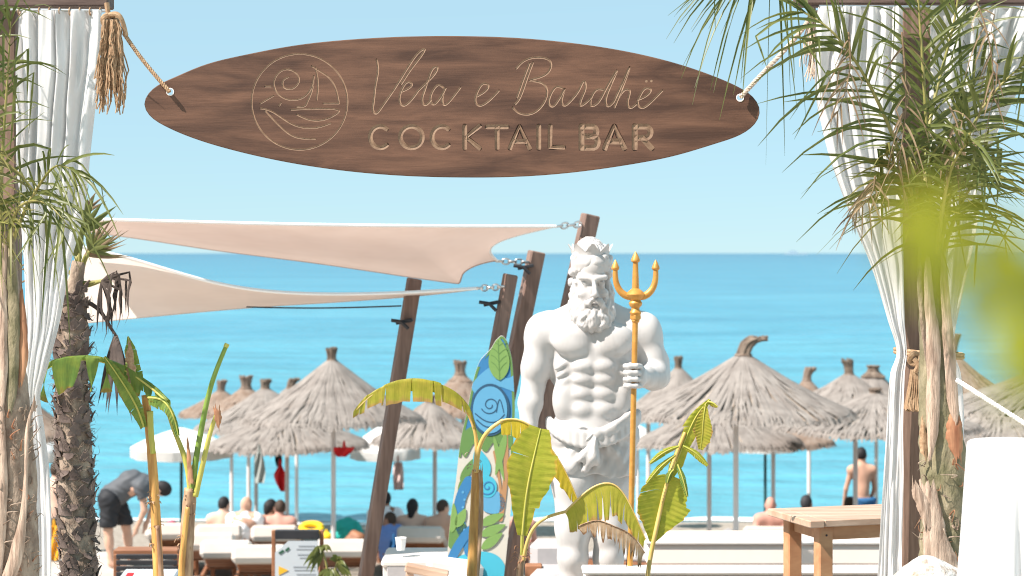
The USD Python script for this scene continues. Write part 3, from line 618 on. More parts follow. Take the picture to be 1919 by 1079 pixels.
sail('upper beige shade sail, stretched to the mast behind the statue', [(120, 409, 13.0), (600, 421, 13.3), (1042, 424, DB - 0.2)], [(110, 428, 15.0), (240, 444, 15.1), (400, 468, 15.2), (600, 494, 15.2), (790, 522, 15.1), (858, 531, 15.0), (868, 512, 14.9), (893, 497, 14.8), (932, 488, 14.7)], M['sail'], 0.22)
sail('lower cream shade sail sweeping behind the shaggy palm', [(150, 462, 12.8), (250, 486, 13.0), (380, 524, 13.2), (520, 547, 13.5), (700, 550, 13.7), (895, 540, 13.9)], [(90, 612, 14.6), (250, 596, 14.6), (470, 576, 14.6), (640, 565, 14.5), (760, 556, 14.3), (840, 548, 14.1), (895, 541, 13.95)], M['sail2'], 0.0)
chain('sail_chain', 'shackle chain from the upper sail tip to the mast behind the statue head', P(1040, 424, DB - 0.2), P(1088, 420, DB - 0.06), 4)
chain('sail_chain', 'shackle chain from the upper sail lower corner to the mast by the surfboard', P(930, 489, 14.7), P(990, 491, DC - 0.05), 5)
chain('sail_chain', 'shackle chain from the lower sail tip to the surfboard mast', P(893, 540, 13.9), P(944, 537, DD - 0.05), 5)
t = thing('guy_line', 'thin dark cord running from the lower sail hem to the bare mast', 'cord', P(470, 573, 14.3))
obj('cord', tube(spline([P(462, 575, 14.3), P(600, 577, 14.3), P(752, 573, 14.2)], 20), 0.006, 6), M['black'], t)

# ---------------------------------------------------------------- the painted surfboard
DBd = 13.2; sb = px(DBd)
axp = PchipInterpolator([632, 640, 655, 680, 720, 770, 830, 900, 980, 1079, 1130], [940, 939, 937, 929, 924, 920, 912, 908, 899, 890, 886])
hwp = PchipInterpolator([632, 640, 655, 680, 720, 770, 830, 900, 980, 1079, 1130], [2, 10, 17, 31, 39, 45, 50, 54, 56, 55, 53])
yy = np.linspace(632, 1130, 120); L_ = np.stack([axp(yy) - hwp(yy), yy], 1); R_ = np.stack([axp(yy) + hwp(yy), yy], 1)
bd = Polygon(np.vstack([L_, R_[::-1]]))
tilt = 0.22                      # metres the top leans away
def to_board(v):                 # v: (px x, px y, height in m above the face)
    v = np.asarray(v, float); D = DBd - 0.0
    x = (v[:, 0] - 959.5) * sb; z = EYE - (v[:, 1] - 474) * sb
    return np.stack([x, D + tilt * (1130 - v[:, 1]) / 500.0 - v[:, 2], z], 1)
t = thing('painted_surfboard', 'upright surfboard painted with blue waves, leaves and a round wave badge', 'surfboard', to_board(np.array([[886, 1130, 0]]))[0])
def layer(nm, poly, h0, h1, m, label=None, parent=None):
    poly = poly.intersection(bd.buffer(-0.4)) if nm != 'board' else poly
    if poly.is_empty: return
    v, f = extrude(poly.buffer(0), 1.0); v = v.copy(); v[:, 2] = h0 + (h1 - h0) * v[:, 2]
    obj(nm, (to_board(v), f[:, ::-1]), m, parent or t, label, smooth=False)
layer('board', bd, -0.06, 0.0, M['board_cream'])
def blob(pts): p_ = np.array(pts + pts[:1], float); s_ = np.r_[0, np.cumsum(np.linalg.norm(np.diff(p_, axis=0), axis=1))]; return Polygon(CubicSpline(s_, p_, bc_type='periodic')(np.linspace(0, s_[-1], 60)[:-1])).buffer(0)
def strokep(pts, w): return LineString(spline(pts, 40)).buffer(w / 2)
def leafp(a, b, w):
    a, b = np.array(a, float), np.array(b, float); d = b - a; n_ = np.array([-d[1], d[0]]) / np.linalg.norm(d); s_ = np.linspace(0, 1, 18)[:, None]; pr = w * np.sin(np.pi * s_ ** 0.8) ** 0.8
    return Polygon(np.vstack([a + d * s_ + n_ * pr, (a + d * s_ - n_ * pr)[::-1]])).buffer(0)
edge = bd.difference(bd.buffer(-5))
top_field = bd.intersection(Polygon([(800, 632), (1000, 632), (1000, 800), (940, 822), (860, 812), (800, 830)]))
layer('blue_field', top_field, 0.0, 0.003, M['paint_blue'])
layer('wave_band', blob([(885, 735), (905, 700), (930, 690), (950, 712), (975, 700), (975, 735), (930, 728), (900, 745)]), 0.003, 0.005, M['paint_sky'])
layer('green_edge', edge.intersection(Polygon([(800, 690), (900, 690), (930, 632), (1000, 632), (1000, 860), (800, 860)])), 0.003, 0.0045, M['paint_green'])
layer('leaf', leafp((936, 716), (933, 633), 20), 0.006, 0.010, M['paint_leaf'])
for k in range(4): layer('leaf_vein', strokep([(935, 650 + k * 16), (927, 644 + k * 14), (920, 642 + k * 13)], 1.2).union(strokep([(935, 650 + k * 16), (943, 645 + k * 14), (949, 643 + k * 13)], 1.2)), 0.010, 0.0112, M['paint_green'])
layer('leaf_midrib', strokep([(936, 714), (934, 670), (933, 640)], 1.6), 0.010, 0.0114, M['paint_green'])
layer('grass', blob([(862, 830), (890, 800), (945, 812), (962, 830), (950, 845), (925, 832), (910, 850), (890, 834), (872, 860)]), 0.003, 0.0055, M['paint_green'])
ell_ = lambda cx, cy, rx, ry: Polygon([(cx + rx * math.cos(q_), cy + ry * math.sin(q_)) for q_ in np.linspace(0, 2 * np.pi, 50)[:-1]])
layer('badge_ring', ell_(918, 771, 37, 49), 0.006, 0.010, M['paint_navy'])
layer('badge', ell_(918, 771, 32.5, 44), 0.010, 0.013, M['paint_sky'])
sp = [(918 + (4 + 1.5 * q_) * math.cos(q_), 762 + (4 + 1.5 * q_) * math.sin(q_)) for q_ in np.linspace(0, 9, 30)]
layer('badge_wave', unary_union([strokep(sp, 2.0), strokep([(890, 778), (910, 792), (930, 793), (945, 780)], 2.2), strokep([(893, 790), (912, 803), (932, 800)], 2.2), strokep([(930, 775), (936, 752), (944, 776)], 1.8)]), 0.013, 0.0145, M['paint_navy'])
layer('tall_leaf', leafp((862, 905), (893, 858), 8).union(leafp((858, 925), (880, 880), 6)), 0.003, 0.0055, M['paint_green'])
layer('palm_trunk', strokep([(947, 815), (948, 880), (943, 940), (938, 975)], 9).union(strokep([(926, 850), (936, 905), (940, 950)], 5)), 0.003, 0.006, M['paint_brown'])
layer('palm_leaf', leafp((948, 815), (928, 895), 7).union(leafp((925, 820), (945, 905), 5)), 0.006, 0.008, M['paint_leaf'])
layer('wave', blob([(895, 845), (912, 860), (918, 890), (905, 905), (893, 895)]), 0.003, 0.006, M['paint_teal'])
layer('wave', strokep([(878, 905), (862, 940), (862, 985), (875, 1015), (880, 1035)], 20), 0.003, 0.006, M['paint_blue'])
layer('wave', strokep([(895, 985), (872, 1005), (850, 1040), (842, 1060)], 17), 0.006, 0.009, M['paint_blue'])
layer('swirl', ell_(914, 915, 17, 20), 0.006, 0.008, M['paint_teal']); layer('swirl_line', strokep([(914 + (2 + 1.5 * q_) * math.cos(q_), 915 + (2 + 1.5 * q_) * math.sin(q_)) for q_ in np.linspace(0, 9, 30)], 2.2), 0.008, 0.010, M['paint_blue'])
layer('wave', blob([(905, 930), (935, 925), (945, 955), (925, 965), (903, 955)]), 0.003, 0.006, M['paint_sky'])
for k in range(6): layer('wave_dot', Point(867 + k % 2 * 3, 925 + k * 14).buffer(2.3), 0.006, 0.008, M['paint_sky'])
for a_, b_ in (((900, 985), (945, 965)), ((900, 1005), (948, 985)), ((902, 1030), (942, 1000)), ((846, 1000), (850, 945)), ((855, 990), (872, 955))): layer('broad_leaf', leafp(a_, b_, 9), 0.006, 0.0085, M['paint_leaf'])
layer('broad_leaf', blob([(838, 1000), (850, 975), (872, 985), (868, 1020), (845, 1030)]), 0.003, 0.006, M['paint_green'])
layer('wave', blob([(842, 1062), (870, 1040), (905, 1035), (940, 1050), (945, 1090), (900, 1100), (842, 1100)]), 0.003, 0.0055, M['paint_teal'])

# ---------------------------------------------------------------- the statue
DSt = 12.0; FEET = 1275.0; sS = px(DSt)
sbase = np.array([(1113 - 959.5) * sS, DSt, EYE - (FEET - 474) * sS])
def st(x, y, d=0.0): return np.array([(x - 1113.0) * sS, d, (FEET - y) * sS])
t_st = thing('statue', 'white plaster statue of a bearded crowned muscular man in a loincloth', 'statue', sbase)
B = Sdf3((-0.56, -0.56, -0.02), (0.56, 0.34, 2.72), 0.0085)
B.ell(st(1112, 812, 0.0), (0.232, 0.165, 0.2), 0.02)
B.ell(st(1112, 745, 0.0), (0.218, 0.155, 0.25), 0.08)
B.ell(st(1111, 668, 0.01), (0.265, 0.185, 0.27), 0.06)
B.cap(st(1045, 622, 0.01), st(1180, 622, 0.01), 0.125, None, 0.06)
B.cap(st(1108, 565, 0.01), st(1042, 604, 0.02), 0.075, 0.07, 0.06); B.cap(st(1108, 565, 0.01), st(1182, 604, 0.02), 0.075, 0.07, 0.06)
B.cap(st(1109, 615, 0.0), st(1106, 545, -0.04), 0.10, 0.092, 0.04)
for s_, cx in ((-1, 1073), (1, 1146)):      # pectorals
    B.ell(st(cx, 633, -0.125), (0.130, 0.075, 0.098), 0.014, rot=roty(s_ * 0.18))
    B.ell(st(cx - s_ * 4, 648, -0.145), (0.095, 0.05, 0.06), 0.03)
    B.cap(st(cx + s_ * 2, 606, -0.1), st(1112 + s_ * 8, 603, -0.1), 0.02, 0.015, 0.03)          # collar bone
for k, (yv, rx, rz_, d) in enumerate(((684, 0.062, 0.040, -0.158), (708, 0.062, 0.038, -0.15), (734, 0.064, 0.044, -0.143), (763, 0.062, 0.046, -0.14))):
    for s_ in (-1, 1): B.ell(st(1110 + s_ * 19.5, yv, d), (rx * 0.92, 0.034, rz_ * 0.95), 0.032)
for s_ in (-1, 1):                          # serratus and obliques
    for k in range(4): B.ell(st(1110 + s_ * (58 - k * 3), 682 + k * 15, -0.115 + k * 0.004), (0.05, 0.033, 0.022), 0.024, rot=roty(s_ * 0.55))
    B.ell(st(1110 + s_ * 52, 748, -0.06), (0.075, 0.09, 0.12), 0.05)
    B.cap(st(1110 + s_ * 58, 700, 0.06), st(1110 + s_ * 66, 640, 0.08), 0.07, 0.085, 0.06)       # lats
B.cap(st(1110, 664, -0.2), st(1110, 775, -0.185), 0.007, None, 0.02, cut=True)
B.ell(st(1110, 748, -0.185), (0.012, 0.02, 0.014), 0.015, cut=True)
# arm hanging at the statue's right side
B.ell(st(1015, 628, 0.0), (0.105, 0.115, 0.135), 0.045)
B.chain([st(1013, 640, 0), st(1004, 690, -0.005), st(999, 725, 0.0)], [0.085, 0.083, 0.066], 0.04)
B.ell(st(1003, 678, -0.045), (0.066, 0.055, 0.10), 0.035); B.ell(st(1000, 680, 0.05), (0.065, 0.06, 0.12), 0.035)
B.chain([st(999, 725, 0), st(994, 755, -0.02), st(990, 800, -0.05), st(990, 825, -0.065)], [0.068, 0.071, 0.05, 0.044], 0.03)
B.ell(st(990, 848, -0.075), (0.03, 0.05, 0.075), 0.03)
for k in range(4):
    y0 = -0.115 + k * 0.026; B.chain([st(989, 866, y0), st(990, 884, y0 + 0.002), st(993, 900 - abs(k - 1.4) * 4, y0 + 0.008)], [0.015, 0.0135, 0.011], 0.008)
B.chain([st(994, 838, -0.12), st(998, 856, -0.145), st(1000, 872, -0.14)], [0.018, 0.015, 0.012], 0.012)
# arm bent forward, hand closed round the shaft
B.ell(st(1209, 627, 0.0), (0.105, 0.115, 0.135), 0.045)
B.chain([st(1212, 640, 0), st(1226, 680, -0.005), st(1232, 706, 0.0)], [0.085, 0.083, 0.068], 0.04)
B.ell(st(1222, 670, -0.05), (0.066, 0.055, 0.095), 0.035); B.ell(st(1226, 680, 0.045), (0.062, 0.06, 0.11), 0.035)
B.chain([st(1232, 706, 0.0), st(1222, 704, -0.10), st(1204, 702, -0.24), st(1198, 699, -0.30)], [0.071, 0.076, 0.056, 0.047], 0.035)
B.ell(st(1228, 697, -0.05), (0.07, 0.085, 0.06), 0.04)
SHX = lambda y: 1183 - (y - 560) * 0.021
B.ell(st(1194, 698, -0.365), (0.034, 0.06, 0.066), 0.03)
for k in range(4):
    yv = 678 + k * 12.0; r_ = 0.0165 if k < 3 else 0.0145
    B.chain([st(1192, yv + 1, -0.405), st(1184, yv, -0.438), st(1172, yv, -0.440), st(1164.5, yv + 0.5, -0.415), st(1166.5, yv + 1, -0.385)], [r_, r_, r_, r_ * 0.92, r_ * 0.85], 0.006)
B.chain([st(1195, 688, -0.34), st(1186, 680, -0.345), st(1174, 677, -0.352)], [0.022, 0.018, 0.014], 0.012)
# legs
B.chain([st(1080, 842, -0.01), st(1076, 900, -0.02), st(1074, 985, -0.03), st(1073, 1040, -0.04)], [0.135, 0.132, 0.102, 0.088], 0.05)
B.chain([st(1148, 842, 0.0), st(1148, 900, 0.0), st(1143, 985, 0.0), st(1140, 1045, 0.0)], [0.135, 0.13, 0.1, 0.086], 0.04)
for s_, cx, d in ((-1, 1073, -0.04), (1, 1140, 0.0)):
    B.ell(st(cx, 1040, d - 0.06), (0.055, 0.045, 0.06), 0.03)
    B.ell(st(cx - 8 * s_, 1005, d - 0.05), (0.05, 0.05, 0.08), 0.03); B.ell(st(cx + 10 * s_, 985, d - 0.02), (0.055, 0.07, 0.12), 0.04)
    B.chain([st(cx, 1045, d), st(cx + 1, 1110, d + 0.02), st(cx + 1, 1200, d + 0.02), st(cx + 1, 1248, d + 0.02)], [0.085, 0.08, 0.05, 0.048], 0.04)
    B.ell(st(cx + 2 * s_, 1108, d + 0.055), (0.07, 0.075, 0.14), 0.04)
    B.chain([st(cx + 1, 1255, d + 0.05), st(cx - 2 + 5 * s_, 1262, d - 0.11), st(cx + 7 * s_, 1265, d - 0.2)], [0.055, 0.047, 0.035], 0.03)
# head and face
HC = (1107, 512)
B.ell(st(1106, 505, -0.045), (0.112, 0.14, 0.165), 0.03); B.ell(st(1108, 552, -0.085), (0.088, 0.095, 0.105), 0.04)
B.ell(st(1109, 500, -0.125), (0.085, 0.06, 0.06), 0.03)
B.cap(st(1083, 519, -0.165), st(1106, 522, -0.185), 0.018, 0.016, 0.02); B.cap(st(1136, 519, -0.155), st(1116, 522, -0.185), 0.018, 0.016, 0.02)
for ex, s_ in ((1094, -1), (1128, 1)):
    B.ell(st(ex, 532, -0.185), (0.031, 0.03, 0.019), 0.016, cut=True)
    B.ell(st(ex, 532, -0.148), (0.024, 0.024, 0.017), 0.004); B.cap(st(ex - 7, 529, -0.168), st(ex + 7, 529, -0.168), 0.006, None, 0.006); B.cap(st(ex - 6, 537, -0.164), st(ex + 6, 537, -0.164), 0.005, None, 0.006)
    B.ell(st(ex + s_ * 4, 548, -0.135), (0.036, 0.035, 0.03), 0.02)
B.chain([st(1111, 524, -0.185), st(1112, 538, -0.208), st(1113, 550, -0.232)], [0.013, 0.016, 0.021], 0.012)
B.ell(st(1107, 553, -0.205), (0.014, 0.016, 0.012), 0.01); B.ell(st(1119, 553, -0.203), (0.014, 0.016, 0.012), 0.01)
B.ell(st(1113, 570, -0.185), (0.032, 0.022, 0.01), 0.006); B.ell(st(1113, 575, -0.182), (0.027, 0.022, 0.011), 0.006)
def slim(v):
    v = np.array(v); w = np.clip((v[:, 2] - 2.10) / 0.14, 0, 1); w = w * w * (3 - 2 * w); cx = (1107 - 1113.0) * sS; v[:, 0] = cx + (v[:, 0] - cx) * (1 - 0.13 * w * (np.abs(v[:, 0] - cx) < 0.26)); return v
v, f = B.mesh()
obj('body', (slim(v) + sbase, f), M['stone'], t_st, smooth=True)
# beard and moustache
Bd = Sdf3((-0.2, -0.36, 2.02), (0.2, 0.12, 2.5), 0.0065)
Bd.ell(st(1109, 590, -0.12), (0.118, 0.095, 0.085), 0.02); Bd.ell(st(1110, 604, -0.14), (0.09, 0.075, 0.06), 0.03)
for k_ in range(9):
    a_ = (k_ - 4) / 4 * 1.15; x_ = 1110 + 30 * math.sin(a_)
    Bd.chain([st(x_ - 3 * math.sin(a_), 578, -0.11 - 0.085 * math.cos(a_)), st(x_ + 2 * math.sin(k_ * 2.1), 592, -0.12 - 0.09 * math.cos(a_)), st(x_ - 2 * math.sin(k_ * 1.7) - 4 * math.sin(a_), 606, -0.12 - 0.085 * math.cos(a_)), st(x_ - 9 * math.sin(a_), 617 - 5 * abs(math.sin(a_)), -0.11 - 0.07 * math.cos(a_))], [0.018, 0.02, 0.018, 0.009], 0.012)
for s_ in (-1, 1):
    Bd.chain([st(1108 + s_ * 33, 522, -0.06), st(1108 + s_ * 35, 552, -0.075), st(1109 + s_ * 30, 582, -0.11), st(1110 + s_ * 16, 602, -0.15)], [0.022, 0.036, 0.055, 0.055], 0.03)
    Bd.chain([st(1113 + s_ * 3, 561, -0.212), st(1113 + s_ * 14, 566, -0.20), st(1112 + s_ * 24, 578, -0.175), st(1111 + s_ * 28, 592, -0.16)], [0.016, 0.021, 0.019, 0.009], 0.012)
Bd.ell(st(1113, 571, -0.22), (0.024, 0.022, 0.009), 0.012, cut=True)
x, y, z = Bd.coords(); ang = np.arctan2(x - 0.0, -(y + 0.02)); wv = 0.022 * np.sin(z * 42 + ang * 3) + 0.02 * np.sin(z * 75 - ang * 5)
Bd.d = Bd.d + (0.0055 * np.sin(19 * (ang + wv * 3)) + 0.002 * np.sin(51 * (ang - wv * 3) + z * 30)).astype(np.float32) * (np.abs(Bd.d) < 0.08)
rr = random.Random(5)
for k in range(0):
    a_ = rr.uniform(-1.2, 1.2); yv = 585 + 26 * rr.random(); q_ = st(1110 + 36 * math.sin(a_) * (1.0 - max(0, yv - 596) / 45), yv, -0.115 - 0.085 * math.cos(a_)); Bd.ell(q_, (0.022, 0.017, 0.028), 0.02)
v, f = Bd.mesh(); obj('beard', (slim(v) + sbase, f), M['stone'], t_st, smooth=True)
Hs = Sdf3((-0.22, -0.26, 2.2), (0.22, 0.2, 2.72), 0.0065)
Hs.ell(st(1105, 494, -0.02), (0.128, 0.15, 0.162), 0.02); Hs.cap(st(1105, 520, 0.06), st(1106, 575, 0.06), 0.10, 0.09, 0.04)
Hs.ell(st(1110, 528, -0.19), (0.105, 0.12, 0.105), 0.02, cut=True)
x, y, z = Hs.coords(); ang = np.arctan2(x, -(y + 0.02))
Hs.d = Hs.d + (0.006 * np.sin(22 * ang + 6 * np.sin(z * 38))).astype(np.float32) * (np.abs(Hs.d) < 0.08)
for k in range(48):
    a_ = rr.uniform(0.75, 5.5); yv = 478 + 105 * rr.random()
    if k < 12:
        a_ = -0.9 + k / 11 * 1.8; q_ = [st(1107, 484, -0.02), st(1106, 493, -0.02), st(1106, 500 + 7 * abs(math.sin(a_)) + (k % 2) * 3, -0.02)]; Hs.chain([q_[i_] + np.array([(0.118 + .006 * i_) * math.sin(a_ + 0.10 * i_ * np.sign(a_)), -(0.142 + .006 * i_) * math.cos(a_ + 0.10 * i_ * np.sign(a_)), 0]) for i_ in range(3)], [0.02, 0.024, 0.013], 0.012); continue
    rad = (0.132, 0.152); q_ = st(1106, yv, -0.02) + np.array([rad[0] * math.sin(a_), -rad[1] * math.cos(a_), 0]); Hs.ell(q_, (0.029, 0.029, 0.027), 0.016); Hs.ell(q_ + 0.026 * unit(q_ - st(1106, yv, -0.02)), (0.009, 0.009, 0.008), 0.008, cut=True)
v, f = Hs.mesh(); obj('hair', (slim(v) + sbase, f), M['stone'], t_st, smooth=True)
# crown: a band of flared points
n = 8; parts = []; th = np.linspace(0, 2 * np.pi, n * 8 + 1)
cx_, cd = st(1106, 477, -0.02), 0
prof = np.abs(((th - np.pi * 0.02) / (2 * np.pi) * n) % 1 - 0.5) * 2
def ringp(r, zz_): return np.stack([cx_[0] + r * 0.92 * np.sin(th), cx_[1] - r * 1.08 * np.cos(th), cx_[2] + zz_ + 0 * th], 1)
rows = [ringp(0.135, -0.02), ringp(0.140, 0.0), ringp(0.139 + 0.014 * prof, 0.012 + 0.03 * prof), ringp(0.141 + 0.034 * prof, 0.014 + 0.058 * prof), ringp(0.128 + 0.03 * prof, 0.012 + 0.052 * prof), ringp(0.12, 0.0)]
gv, gf = gridmesh(np.array(rows)); obj('crown', (slim(gv) + sbase, gf), M['stone'], t_st, smooth=25)
# loincloth
C = Sdf3((-0.36, -0.36, 1.1), (0.36, 0.3, 1.72), 0.008)
C.ell(st(1112, 808, 0.0), (0.247, 0.18, 0.215), 0.03); C.chain([st(1080, 815, -0.01), st(1077, 872, -0.02)], [0.155, 0.158], 0.05); C.chain([st(1148, 815, 0), st(1150, 880, 0)], [0.15, 0.152], 0.05)
x, y, z = C.coords(); Zp = FEET - z / sS; Xp = 1113 + x / sS
C.chain([st(1110, 815, -0.20), st(1102, 850, -0.20), st(1097, 872, -0.19)], [0.045, 0.05, 0.03], 0.03)
rad = np.hypot(Xp - 1118, (Zp - 795) * 1.0 + 0 * y)
thk = np.arctan2(Xp - 1116, Zp - 796 + 0 * y); fold = 0.010 * np.sin(thk * 9.0 + 1.1 * np.sin(rad * 0.06) + 6 * y) * np.clip(rad / 35, 0.2, 1) + 0.003 * np.sin(thk * 21 + rad * 0.05) + 0.0025 * np.sin(Xp * 0.30 + Zp * 0.16 + 1.2 * np.sin(Zp * 0.05) + 20 * y)
C.d = np.maximum(C.d + fold.astype(np.float32), (np.maximum(Zp - (884 + 0.06 * (Xp - 1060) + 4 * np.sin(Xp * 0.10)), (772 + 26 * np.exp(-((Xp - 1112) / 42) ** 2)) - Zp) * sS).astype(np.float32))
v, f = C.mesh(); obj('loincloth', (v + sbase, f), M['stone'], t_st, smooth=True)
S = Sdf3((-0.36, -0.36, 1.3), (0.36, 0.3, 1.76), 0.007)
for k in range(5):
    o = k * 6.2
    S.chain([st(1112 + 83 * math.sin(a_), 778 + o * (0.55 + 0.4 * max(0, math.cos(a_))) + 27 * max(0, math.cos(a_)) ** 2 + (7 if a_ < 0 else -6) * abs(math.sin(a_)), -0.205 * math.cos(a_) - 0.01) for a_ in np.linspace(-1.75, 1.75, 22)], [0.0165] * 22, 0.012)
S.ell(st(1116, 806, -0.215), (0.03, 0.03, 0.034), 0.02); S.chain([st(1122, 806, -0.215), st(1148, 792, -0.205), st(1172, 776, -0.16), st(1184, 768, -0.11)], [0.018, 0.02, 0.019, 0.012], 0.015); S.chain([st(1124, 811, -0.215), st(1150, 798, -0.205), st(1176, 783, -0.15)], [0.014, 0.016, 0.012], 0.01)
v, f = S.mesh(); obj('sash', (v + sbase, f), M['stone'], t_st, smooth=True)
obj('plinth', box(sbase + [0, 0, -0.01 - (sbase[2] - 2.6) / 2 + 0.01], (0.9, 0.7, max(sbase[2] - 2.6, 0.05)), None, 0.02), M['stone'], t_st)
# trident
def tr(x, y): return np.array([(x - 959.5) * sS, DSt - 0.412, EYE - (y - 474) * sS]) * [1, 1, 1]
t = thing('trident', 'golden three-pronged trident held in the statue fist', 'trident', tr(SHX(1275), 1275))
obj('shaft', tube([tr(SHX(1280), 1280), tr(1183, 575)], 0.0165, 12), M['gold'], t)
c = tr(1183, 600)
obj('collar', lathe([(0.018, 0), (0.024, 0.01), (0.02, 0.03), (0.03, 0.045), (0.034, 0.06), (0.024, 0.075), (0.022, 0.085), (0.036, 0.10), (0.04, 0.115), (0.03, 0.13), (0.05, 0.15), (0.058, 0.165), (0.04, 0.185), (0.02, 0.2)], 20, c), M['gold'], t, smooth=40)
obj('collar_nut', box(tr(1183, 590), (0.05, 0.05, 0.03), rotz(0.6), 0.006), M['gold'], t)
def spear(x, y0, y1, w):
    c = tr(x, y0); h = (y0 - y1) * sS
    return lathe([(0.012, 0), (w, 0.15 * h), (w * 1.0, 0.3 * h), (w * 0.55, 0.7 * h), (0.002, h)], 8, c)
obj('prong', cat_m([tube([tr(1183, 575), tr(1183, 520), tr(1183, 488)], [0.024, 0.019, 0.014], 10), spear(1183, 492, 471, 0.026)]), M['gold'], t, smooth=50)
for s_ in (-1, 1):
    pts = spline([tr(1183, 550), tr(1183 + s_ * 14, 552), tr(1183 + s_ * 29, 541), tr(1183 + s_ * 36, 522), tr(1183 + s_ * 36.5, 503)], 22)
    obj('prong', cat_m([tube(pts, np.linspace(0.025, 0.0145, 22), 10), spear(1183 + s_ * 36.5, 506, 486, 0.023)]), M['gold'], t, smooth=50)
# ---------------------------------------------------------------- palms
def frond(parent, path, nl, L, W, m, mr, facing=(0, -1, 0), droop=0.55, r0=0.012, t0=0.12, a0=65, a1=28, seed=1, kink=0.0, lift=0.15, gap=0.0, tipw=0.35, rname='rachis'):
    """Feather frond: rachis along path, folded narrow leaflets on both sides. One part with its rachis below."""
    rr = random.Random(seed); n = 60; C_ = spline(path, n); T = np.gradient(C_, axis=0); T /= np.linalg.norm(T, axis=1, keepdims=True)
    parts = []
    for i in range(nl):
        for side in (-1, 1):
            if rr.random() < gap: continue
            t = t0 + (1 - t0) * (i + rr.uniform(-0.4, 0.4)) / max(nl - 1, 1); t = min(max(t, 0), 1); k = min(int(t * (n - 1)), n - 1)
            tg = T[k]; s_ = unit(np.cross(tg, np.asarray(facing, float))) * side; nrm = unit(np.cross(s_, tg)) * side
            if np.dot(nrm, facing) < 0: nrm = -nrm
            ang = math.radians(a0 + (a1 - a0) * t + rr.gauss(0, 9)); d = unit(tg * math.cos(ang) + s_ * math.sin(ang) + nrm * (lift + rr.gauss(0, 0.22)))
            ll = L * (0.55 + 0.45 * math.sin(math.pi * (0.12 + 0.8 * t))) * rr.uniform(0.75, 1.12); m_ = 6; s = np.linspace(0, 1, m_)[:, None]
            g = droop * rr.uniform(0.4, 1.5)
            pts = C_[k] + d * ll * s + np.array([0, 0, -1.0]) * g * ll * s ** 2
            if rr.random() < kink:
                kk = rr.randint(2, 4); dd = unit(np.array([rr.gauss(0, 0.35), rr.gauss(0, 0.25), -1.0]))
                for j in range(kk, m_): pts[j] = pts[kk - 1] + dd * ll * (s[j] - s[kk - 1])
            tt = np.gradient(pts, axis=0); tt /= np.linalg.norm(tt, axis=1, keepdims=True)
            wv = np.cross(tt, nrm + 0.5 * np.array([rr.gauss(0, 1), rr.gauss(0, 1), rr.gauss(0, 1)])); wv /= np.maximum(np.linalg.norm(wv, axis=1, keepdims=True), 1e-9)
            w = (W / 2 * np.minimum(1.0, 0.5 + 3 * s) * (1 - s) ** 0.55 * rr.uniform(0.75, 1.2)); w[-1] = 0.0006
            up = np.cross(wv, tt)
            parts.append(gridmesh(np.stack([pts + wv * w + up * w * 0.45, pts, pts - wv * w + up * w * 0.45], 1)))
    fr = obj('frond', cat_m(parts), m, parent, smooth=True)
    obj(rname, tube(C_, np.linspace(r0, r0 * 0.25, n), 8), mr, fr, smooth=True)
    return fr
def px3(D): return lambda x, y, d=0.0: P(x, y, D + d)

# right palm in front of the post
DP = 8.75; q3 = px3(DP)
t = thing('palm_tree', 'young palm with torn pale trunk bark and green fronds in front of the timber post', 'palm', P(1765, 474, DP) * [1, 1, 0] + [0, 0, 3.6])
rng = np.random.default_rng(4)
cl = spline([P(1762, 1200, DP), P(1768, 1079, DP), P(1772, 950, DP), P(1764, 820, DP), P(1752, 700, DP), P(1748, 600, DP), P(1744, 500, DP), P(1742, 400, DP)], 120)
rad = np.interp(np.linspace(0, 1, 120), [0, 0.2, 0.38, 0.5, 0.62, 0.8, 1.0], [46, 46, 44, 38, 27, 24, 20]) * px(DP)
def trunk_bump(seed, amp, fz=9, fa=3):
    def f(m_, n_):
        a = np.arange(n_) / n_ * 2 * np.pi; s = np.linspace(0, fz, m_)
        A, S_ = np.meshgrid(a, s); p_ = np.stack([np.cos(A.T) * fa, np.sin(A.T) * fa, S_.T], -1).transpose(1, 0, 2)
        return 1 + amp * (meshkit.fbm(p_ * 1.6, 4, seed) - 0.5) * 2
    return f
obj('trunk', tube(cl, rad, 28, bump=trunk_bump(3, 0.16, 14)), M['bark_green'], t, smooth=True)
def husk(parent, pts, ws, D, seed, m, curl=0.35, nm='bark_strip', rag=0.25, thick=0.004, ny=40, nu=12):
    """Torn sheath strip: centre points (px x, px y, offset towards the viewer), half widths in px."""
    rr = np.random.default_rng(seed); pts = np.array(pts, float); s = np.linspace(0, 1, len(pts)); ss = np.linspace(0, 1, ny)
    c_ = np.stack([PchipInterpolator(s, pts[:, i])(ss) for i in range(3)], 1); w = PchipInterpolator(np.linspace(0, 1, len(ws)), ws)(ss)
    u_ = np.linspace(-1, 1, nu); e = rag * (meshkit.fbm(np.stack([ss * 9, ss * 0 + seed, ss * 0], -1), 3, seed) - 0.5); e2 = rag * (meshkit.fbm(np.stack([ss * 9, ss * 0 + seed + 9, ss * 0], -1), 3, seed + 1) - 0.5)
    X = c_[:, :1] + w[:, None] * u_[None] * (1 + np.where(u_ < 0, e[:, None], e2[:, None]) * 2); Y = np.repeat(c_[:, 1:2], nu, 1) + 6 * rr.standard_normal((1, nu)) * (np.abs(ss[:, None] - 0.5) * 2) ** 6
    Dd = D - c_[:, 2:3] + curl * w[:, None] * px(D) * (u_[None] ** 2 - 0.3) + 0.006 * (meshkit.fbm(np.stack([X * 0.15, Y * 0.03, X * 0], -1), 3, seed) - 0.5)
    V = np.stack([(X - 959.5) / FOC * Dd, Dd, EYE - (Y - 474) / FOC * Dd], -1)
    return obj(nm, gridmesh(V, thick, (0, 1, 0)), m, parent, smooth=40)
